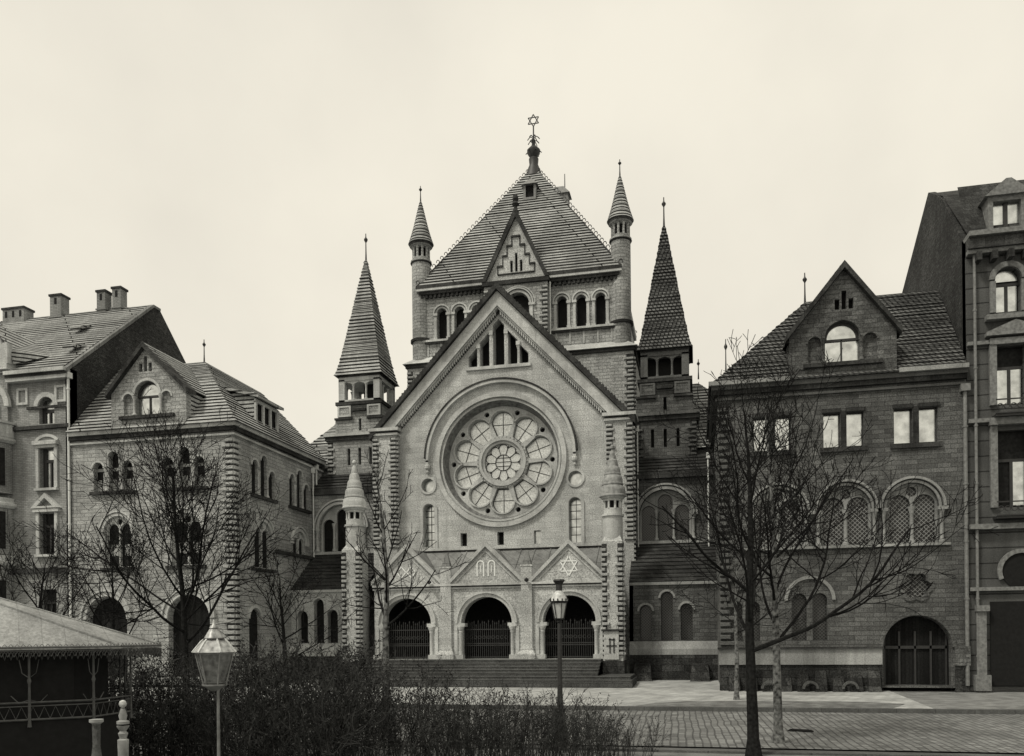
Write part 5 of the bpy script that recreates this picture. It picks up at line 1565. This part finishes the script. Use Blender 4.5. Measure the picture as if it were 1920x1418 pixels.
# ------------------------------------------------------------------ kiosk at the lower left
A = P(212, 1212, 14.0); Bp = P(286, 1216, 15.1); F0 = P(0, 1217, 13.2)
A.z = Bp.z = F0.z = 2.18
KD = (F0 - A).normalized()
A2 = A + KD * 5.2
nrm = Vector((-KD.y, KD.x, 0))
if nrm.dot(fwd) < 0: nrm = -nrm
ring = [A, Bp, Bp + nrm * 2.6, Bp + nrm * 3.4 + KD * .8, A2 + nrm * 4.2, A2]
cen = A + KD * 2.9 + nrm * 1.6
KI = thing('kiosk', (cen.x, cen.y, -.7), 'garden kiosk with pale sheet roof and lacy iron valance in the lower left corner', 'kiosk')
def inset(k, z): return [Vector((p.x + (cen.x - p.x) * k, p.y + (cen.y - p.y) * k, z)) for p in ring]
rb = MB(); outr = inset(-.04, 2.2); outr2 = inset(-.04, 2.16)
apx = Vector((cen.x, cen.y, 3.45))
n = len(ring)
rb.add([tuple(v) for v in outr] + [tuple(v) for v in outr2] + [tuple(apx)], [(i, (i + 1) % n, 2 * n) for i in range(n)] + [(n + i, n + (i + 1) % n, (i + 1) % n, i) for i in range(n)] + [tuple(range(2 * n - 1, n - 1, -1))])
KR = rb.build('roof', M['awning'], KI)
b = MB()
for i in range(n): b.tube([outr[i] + Vector((0, 0, .01)), apx], .022, 5)
b.build('hip_roll', M['awning'], KR)
b = MB()
for i in range(n):
    p0, p1 = outr[i], outr[(i + 1) % n]
    L_ = (p1 - p0).length; k = max(2, int(L_ / .085)); d = (p1 - p0) / k
    b.tube([p0 + Vector((0, 0, 0)), p1], .014, 4); b.tube([p0 - Vector((0, 0, .06)), p1 - Vector((0, 0, .06))], .008, 4)
    for j in range(k):
        q0 = p0 + d * j; q1 = p0 + d * (j + 1)
        mid = (q0 + q1) / 2
        b.tube([q0 - Vector((0, 0, .05)), mid - Vector((0, 0, .20)), q1 - Vector((0, 0, .05))], .011, 3)
        b.tube([q0 - Vector((0, 0, .15)), mid - Vector((0, 0, .07)), q1 - Vector((0, 0, .15))], .010, 3)
        b.tube([q0 + Vector((0, 0, .0)), mid + Vector((0, 0, .05)), q1], .007, 3)
b.build('valance', M['iron_kiosk'], KI)
wall = inset(.10, 0)
posts = []
b = MB()
for i in range(n):
    p0, p1 = wall[i], wall[(i + 1) % n]
    k = max(1, round((p1 - p0).length / .95))
    for j in range(k):
        q = p0.lerp(p1, j / k); b.mark()
        b.lathe(q.x, q.y, [(.035, .9), (.025, 1.0), (.02, 1.6), (.035, 1.65), (.02, 1.7), (.02, 2.15)], 6)
        for dd in (-1, 1):
            e = (p1 - p0).normalized() * dd
            b.tube([q + Vector((0, 0, 1.7)), q + e * .1 + Vector((0, 0, 1.78)), q + e * .14 + Vector((0, 0, 2.0))], .008, 3)
            b.tube([q + e * .02 + Vector((0, 0, 1.34)), q + e * .15 + Vector((0, 0, 1.3)), q + e * .26 + Vector((0, 0, 1.42))], .008, 3)
b.build('column', M['iron_kiosk'], KI)
b = MB()
for i in range(n):
    p0, p1 = wall[i], wall[(i + 1) % n]
    for z, r_ in ((1.30, .018), (1.24, .01), (1.02, .018)):
        b.tube([p0 + Vector((0, 0, z)), p1 + Vector((0, 0, z))], r_, 4)
    k = max(2, int((p1 - p0).length / .16))
    for j in range(k):
        q = p0.lerp(p1, j / k); q2 = p0.lerp(p1, (j + .5) / k); q3 = p0.lerp(p1, (j + 1) / k)
        b.tube([q + Vector((0, 0, 1.03)), q2 + Vector((0, 0, 1.23)), q3 + Vector((0, 0, 1.03))], .006, 3)
b.build('railing', M['iron_kiosk'], KI)
b = MB(); w0 = inset(.12, -.7); w1 = inset(.12, 1.0)
b.hexa([tuple(v) for v in w0], [tuple(v) for v in w1]); b.build('wall_panel', M['dark'], KI)
b = MB(); w0 = inset(.2, 1.0); w1 = inset(.2, 2.15)
b.hexa([tuple(v) for v in w0], [tuple(v) for v in w1]); b.build('dark_inner_box', M['dark'], KI)  # added solid box, its dark colour stands in for the kiosk's shaded inside

for (px_, D, kind, lab) in ((230, 13.0, 0, 'turned stone post with ball finial right of the kiosk'), (180, 12.4, 1, 'flat-capped stone post at the foot of the kiosk')):
    o = P(px_, 1300, D); x, y = o.x, o.y
    zt = P(px_, 1313 if kind == 0 else 1349, D).z
    T = thing('garden_post', (x, y, -.7), lab, 'post')
    b = MB()
    if kind == 0:
        b.lathe(x, y, [(.11, -.72), (.11, -.4), (.085, -.35), (.078, zt - .85), (.085, zt - .62), (.05, zt - .60), (.075, zt - .52), (.045, zt - .48), (.09, zt - .42), (.095, zt - .40)], 14)
        b.lathe(x, y, [(.095, zt - .37), (.095, zt - .33), (.05, zt - .31), (.065, zt - .24), (.03, zt - .13)], 14)
        b.build('shaft', M['reveal'], T)
        b = MB(); b.lathe(x, y, [(.02, zt - .12), (.05, zt - .09), (.058, zt - .055), (.045, zt - .015), (.01, zt)], 12); b.build('ball', M['lamp_white'], T)
    else:
        b.lathe(x, y, [(.12, -.72), (.12, zt - .65), (.08, zt - .6), (.055, zt - .4), (.06, zt - .06)], 14); b.build('shaft', M['quoin_dark'], T)
        b = MB(); b.lathe(x, y, [(.06, zt - .07), (.1, zt - .04), (.1, zt)], 12); b.build('cap', M['reveal'], T)

# ------------------------------------------------------------------ trees
def rdir(rng):
    while True:
        v = Vector((rng.uniform(-1, 1), rng.uniform(-1, 1), rng.uniform(-1, 1)))
        if 0.05 < v.length < 1: return v.normalized()

def branch(rng, out, p, d, Lb, r, lv, cfg):
    seg = (.45, .35, .25, .18, .14)[lv]
    n = max(3, int(Lb / seg))
    pts = [p.copy()]; rad = [r]
    dd = d.copy(); q = p.copy()
    endr = max(r * .35, cfg['rmin'])
    for i in range(n):
        dd = (dd + rdir(rng) * cfg['wig'][lv] + Vector((0, 0, cfg['up'][lv]))).normalized()
        q = q + dd * (Lb / n)
        pts.append(q.copy()); rad.append(r + (endr - r) * (i + 1) / n)
    out[min(lv, 1) if lv < 2 else 2].tube(pts, rad, (9, 6, 4, 3, 3)[lv], cap=lv < 2)
    if lv >= cfg['max']: return
    k = int(cfg['num'][lv] * (Lb ** .7) + rng.random())
    for j in range(k):
        t = rng.uniform(.18, 1.0)
        f = t * n; i = min(int(f), n - 1); base = pts[i].lerp(pts[i + 1], f - i)
        dir_ = (pts[i + 1] - pts[i]).normalized()
        ax = dir_.cross(rdir(rng))
        if ax.length < .1: continue
        ax.normalize()
        ang = R(rng.uniform(*cfg['ang']))
        nd = (Matrix.Rotation(ang, 3, ax) @ dir_)
        rr = rad[i]
        ln = Lb * rng.uniform(.38, .72) * (1.1 - t * .5)
        if ln < .15: continue
        branch(rng, out, base, nd, ln, max(rr * .6, cfg['rmin']), lv + 1, cfg)

def tree(name, base, H, r, seed, label, z_first, spread, limbs, bark, lean=(0, 0), rmin=.0075, mx=4, num=(0, 2.6, 2.8, 3.4), grp=None, gap=None, droop=0.0, fan=(35, 80)):
    rng = random.Random(seed)
    T = thing(name, (base[0], base[1], base[2]), label, 'tree', grp)
    out = [MB(), MB(), MB()]
    cfg = dict(rmin=rmin, wig=(.06, .11, .15, .2, .26), up=(0, .06, .07, .08, .06), num=num, ang=(28, 62), max=mx)
    p0 = Vector(base); n = 16
    pts = []; rad = []
    q = p0 - Vector((0, 0, .1)); dd = Vector((lean[0], lean[1], 1)).normalized()
    for i in range(n + 1):
        pts.append(q.copy()); t = i / n
        rad.append(r * (1 + .5 * max(0, .06 - t) / .06) * (1 - t * .86))
        dd = (dd + rdir(rng) * .05 * (1 if i > 3 else .3) + Vector((0, 0, .05))).normalized()
        q = q + dd * (H / n)
    out[0].tube(pts, rad, 10)
    for j in range(limbs):
        t = (z_first + (1 - z_first) * ((j + rng.random() * .8) / limbs))
        f = min(t * n, n - .01); i = int(f); b0 = pts[i].lerp(pts[i + 1], f - i)
        a = j * 2.399 + rng.uniform(-.4, .4)
        if gap: a = gap(j, a)
        elev = R(rng.uniform(90 - fan[1], 90 - fan[0])) - droop
        tt = (t - z_first) / (1 - z_first)
        elev = elev * (1 - tt) + R(65) * tt
        d = Vector((math.cos(a) * math.cos(elev), math.sin(a) * math.cos(elev), math.sin(elev)))
        ln = spread * (1.0 - .6 * tt) * rng.uniform(.75, 1.1)
        branch(rng, out, b0, d, ln, rad[i] * rng.uniform(.34, .52), 1, cfg)
    out[0].build('trunk', M[bark], T)
    out[1].build('limbs', M['bark'], T)
    out[2].build('twigs', M['twig'], T)
    return T

def gp(px, py, z=-.7):                    # where a point of the picture meets level ground at height z
    d = fwd + r2 * ((px - 960) / 1560) + u2 * ((1190 - py) / 1560)
    t = (z - CAM.z) / d.z
    q = CAM + d * t
    return (q.x, q.y, z)
def gd_(px, D, z=-.7):
    q = P(px, 1200, D); return (q.x, q.y, z)

GR = 'bare trees along the park edge'
tree('bare_tree', gd_(1411, 20.3), 8.6, .155, 11, 'large bare tree with straight dark trunk in front of the right house', .28, 4.5, 17, 'bark', lean=(-.012, 0), grp=GR, fan=(40, 85))
tree('bare_tree', gp(1460, 1396, -.66), 8.9, .13, 23, 'bare tree with pale mottled trunk just right of the dark one', .30, 4.6, 14, 'bark_pale', lean=(.0, 0), grp=GR, fan=(38, 82))
tree('bare_tree', gp(1381, 1314, -.38), 7.6, .10, 37, 'slim bare tree at the far kerb before the right house', .34, 2.8, 11, 'bark_pale', lean=(0, 0), grp=GR, num=(0, 4, 4.2, 4))
tree('bare_tree', gd_(350, 24.0), 8.0, .135, 5, 'wide bare tree before the left house doorway', .36, 4.6, 26, 'bark', lean=(-.02, 0), grp=GR, fan=(38, 88), num=(0, 3.2, 3.2, 3.6), rmin=.0065)
tree('bare_tree', gd_(724, 23.5), 7.9, .13, 61, 'slender bare tree left of the left arch', .40, 2.4, 13, 'bark_pale', lean=(.0, 0), grp=GR, num=(0, 2.4, 2.4, 2.0), fan=(30, 65))
tree('bare_tree', gd_(538, 25.5), 4.9, .12, 71, 'short bare tree between the hedge and left house side wall', .45, 2.6, 11, 'bark', grp=GR, num=(0, 3.6, 3.6, 3.4))
tree('bare_tree', gd_(60, 27.0), 5.6, .12, 83, 'low bare tree behind the kiosk roof at far left', .40, 3.6, 14, 'bark', grp=GR)
tree('bare_tree', gd_(210, 29.0), 6.0, .12, 97, 'bushy bare tree between kiosk and left house', .40, 3.4, 14, 'bark', grp=GR)

# ------------------------------------------------------------------ shrubs
def shrub_meshes(seed, H, W, stems, twn, leaves, rmin=.006):
    rng = random.Random(seed)
    tw_ = MB(); lf = MB()
    cfg = dict(rmin=rmin, wig=(.1, .16, .22, .3, .3), up=(0, .05, .05, .04, .03), num=(0, twn, twn * .9, 0), ang=(25, 60), max=3)
    out = [tw_, tw_, tw_]
    tips = []
    for i in range(stems):
        a = rng.uniform(0, 2 * PI); rr = W * .5 * math.sqrt(rng.random())
        p = Vector((rr * math.cos(a), rr * math.sin(a), 0))
        d = Vector((math.cos(a) * .3 * rr / W * 2, math.sin(a) * .3 * rr / W * 2, 1)).normalized()
        branch(rng, out, p, d, H * rng.uniform(.42, 1.0), .014, 1, cfg)
    vv = tw_.v
    for i in range(leaves):
        c = Vector(vv[rng.randrange(len(vv))]) + rdir(rng) * .06
        if c.z < .05: continue
        s = rng.uniform(.015, .04); u = rdir(rng) * s; w = rdir(rng) * s * .7
        lf.add([c - u, c + w, c + u, c - w], [(0, 1, 2, 3)])
    return tw_, lf
def shrub_at(tw_me, lf_me, x, y, s, rz, label, grp, sc=(1, 1, 1)):
    T = thing('shrub', (x, y, -.7), label, 'shrub', grp)
    T.rotation_euler = (0, 0, rz)
    T.scale = (s * sc[0], s * sc[1], s * sc[2])
    a = bpy.data.objects.new('twigs', tw_me); col.objects.link(a); a.parent = T
    if lf_me:
        a = bpy.data.objects.new('leaves', lf_me); col.objects.link(a); a.parent = T
    return T
def mesh_of(mb, name, mat):
    o_ = mb.build(name, mat, None, smooth=False); me = o_.data; bpy.data.objects.remove(o_); return me
dense = []
for sd_ in (3, 8):
    a_, c_ = shrub_meshes(sd_, 2.5, 2.6, 60, 3.0, 5500)
    dense.append((mesh_of(a_, 'twigs', M['scrub']), mesh_of(c_, 'leaves', M['leaf'])))
sparse = []
for sd_ in (14, 19):
    a_, c_ = shrub_meshes(sd_, 2.0, 3.0, 46, 2.8, 1500)
    sparse.append((mesh_of(a_, 'twigs', M['scrub']), mesh_of(c_, 'leaves', M['leaf'])))
rs = random.Random(2)
DG = 'dense shrubs of the park hedge'
k = 0
for D, xs, lab in ((21.2, (195, 330, 450, 570, 680), 'dense dark shrub in the back row of the hedge, {} from the left'),
                   (17.5, (250, 400, 540, 655), 'dense dark shrub in the front row of the hedge, {} from the left')):
    for i, px_ in enumerate(xs):
        q = gd_(px_, D)
        t_, l_ = dense[k % 2]
        shrub_at(t_, l_, q[0], q[1], rs.uniform(.95, 1.05) * (1.0 if D > 20 else .93), rs.uniform(0, 6), lab.format(('first', 'second', 'third', 'fourth', 'fifth')[i]), DG)
        k += 1
SG = 'low bare twiggy shrubs by the road'
for i, (px_, D, s, lab) in enumerate(((770, 20.0, .84, 'low twiggy shrub beside the slender tree'), (850, 20.8, .78, 'low twiggy shrub in line with the middle arch'), (925, 19.8, .80, 'low twiggy shrub between middle arch and lamp'),
                                     (1000, 20.6, .74, 'low twiggy shrub just left of the lamp post'), (1085, 20.2, .66, 'low twiggy shrub just right of the lamp post'), (1165, 20.0, .5, 'small sparse shrub at the right end of the row'),
                                     (810, 18.4, .9, 'thick low shrub at the bottom edge, left of the middle arch'), (960, 18.2, .85, 'thick low shrub at the bottom edge under the lamp'), (1060, 18.6, .66, 'thick low shrub at the bottom edge right of the lamp'))):
    q = gd_(px_, D)
    t_, l_ = sparse[i % 2]
    shrub_at(t_, l_, q[0], q[1], s, rs.uniform(0, 6), lab, SG)

# fallen twig on the road
tag_o = MB(); q = Vector(gp(1475, 1372, -.60))
for i in range(5):
    a = i * .5 - .8
    tag_o.tube([q, q + Vector((.35 * math.cos(a), .2 * math.sin(a), .05)), q + Vector((.75 * math.cos(a * .4), .3 * math.sin(a), .02))], .02, 4)
tag(tag_o.build('fallen_twig', M['twig']), 'small dark heap of twigs lying on the road beside the mottled trunk', 'twig')
print('objects', len(bpy.data.objects), 'verts', sum(len(m_.vertices) for m_ in bpy.data.meshes))
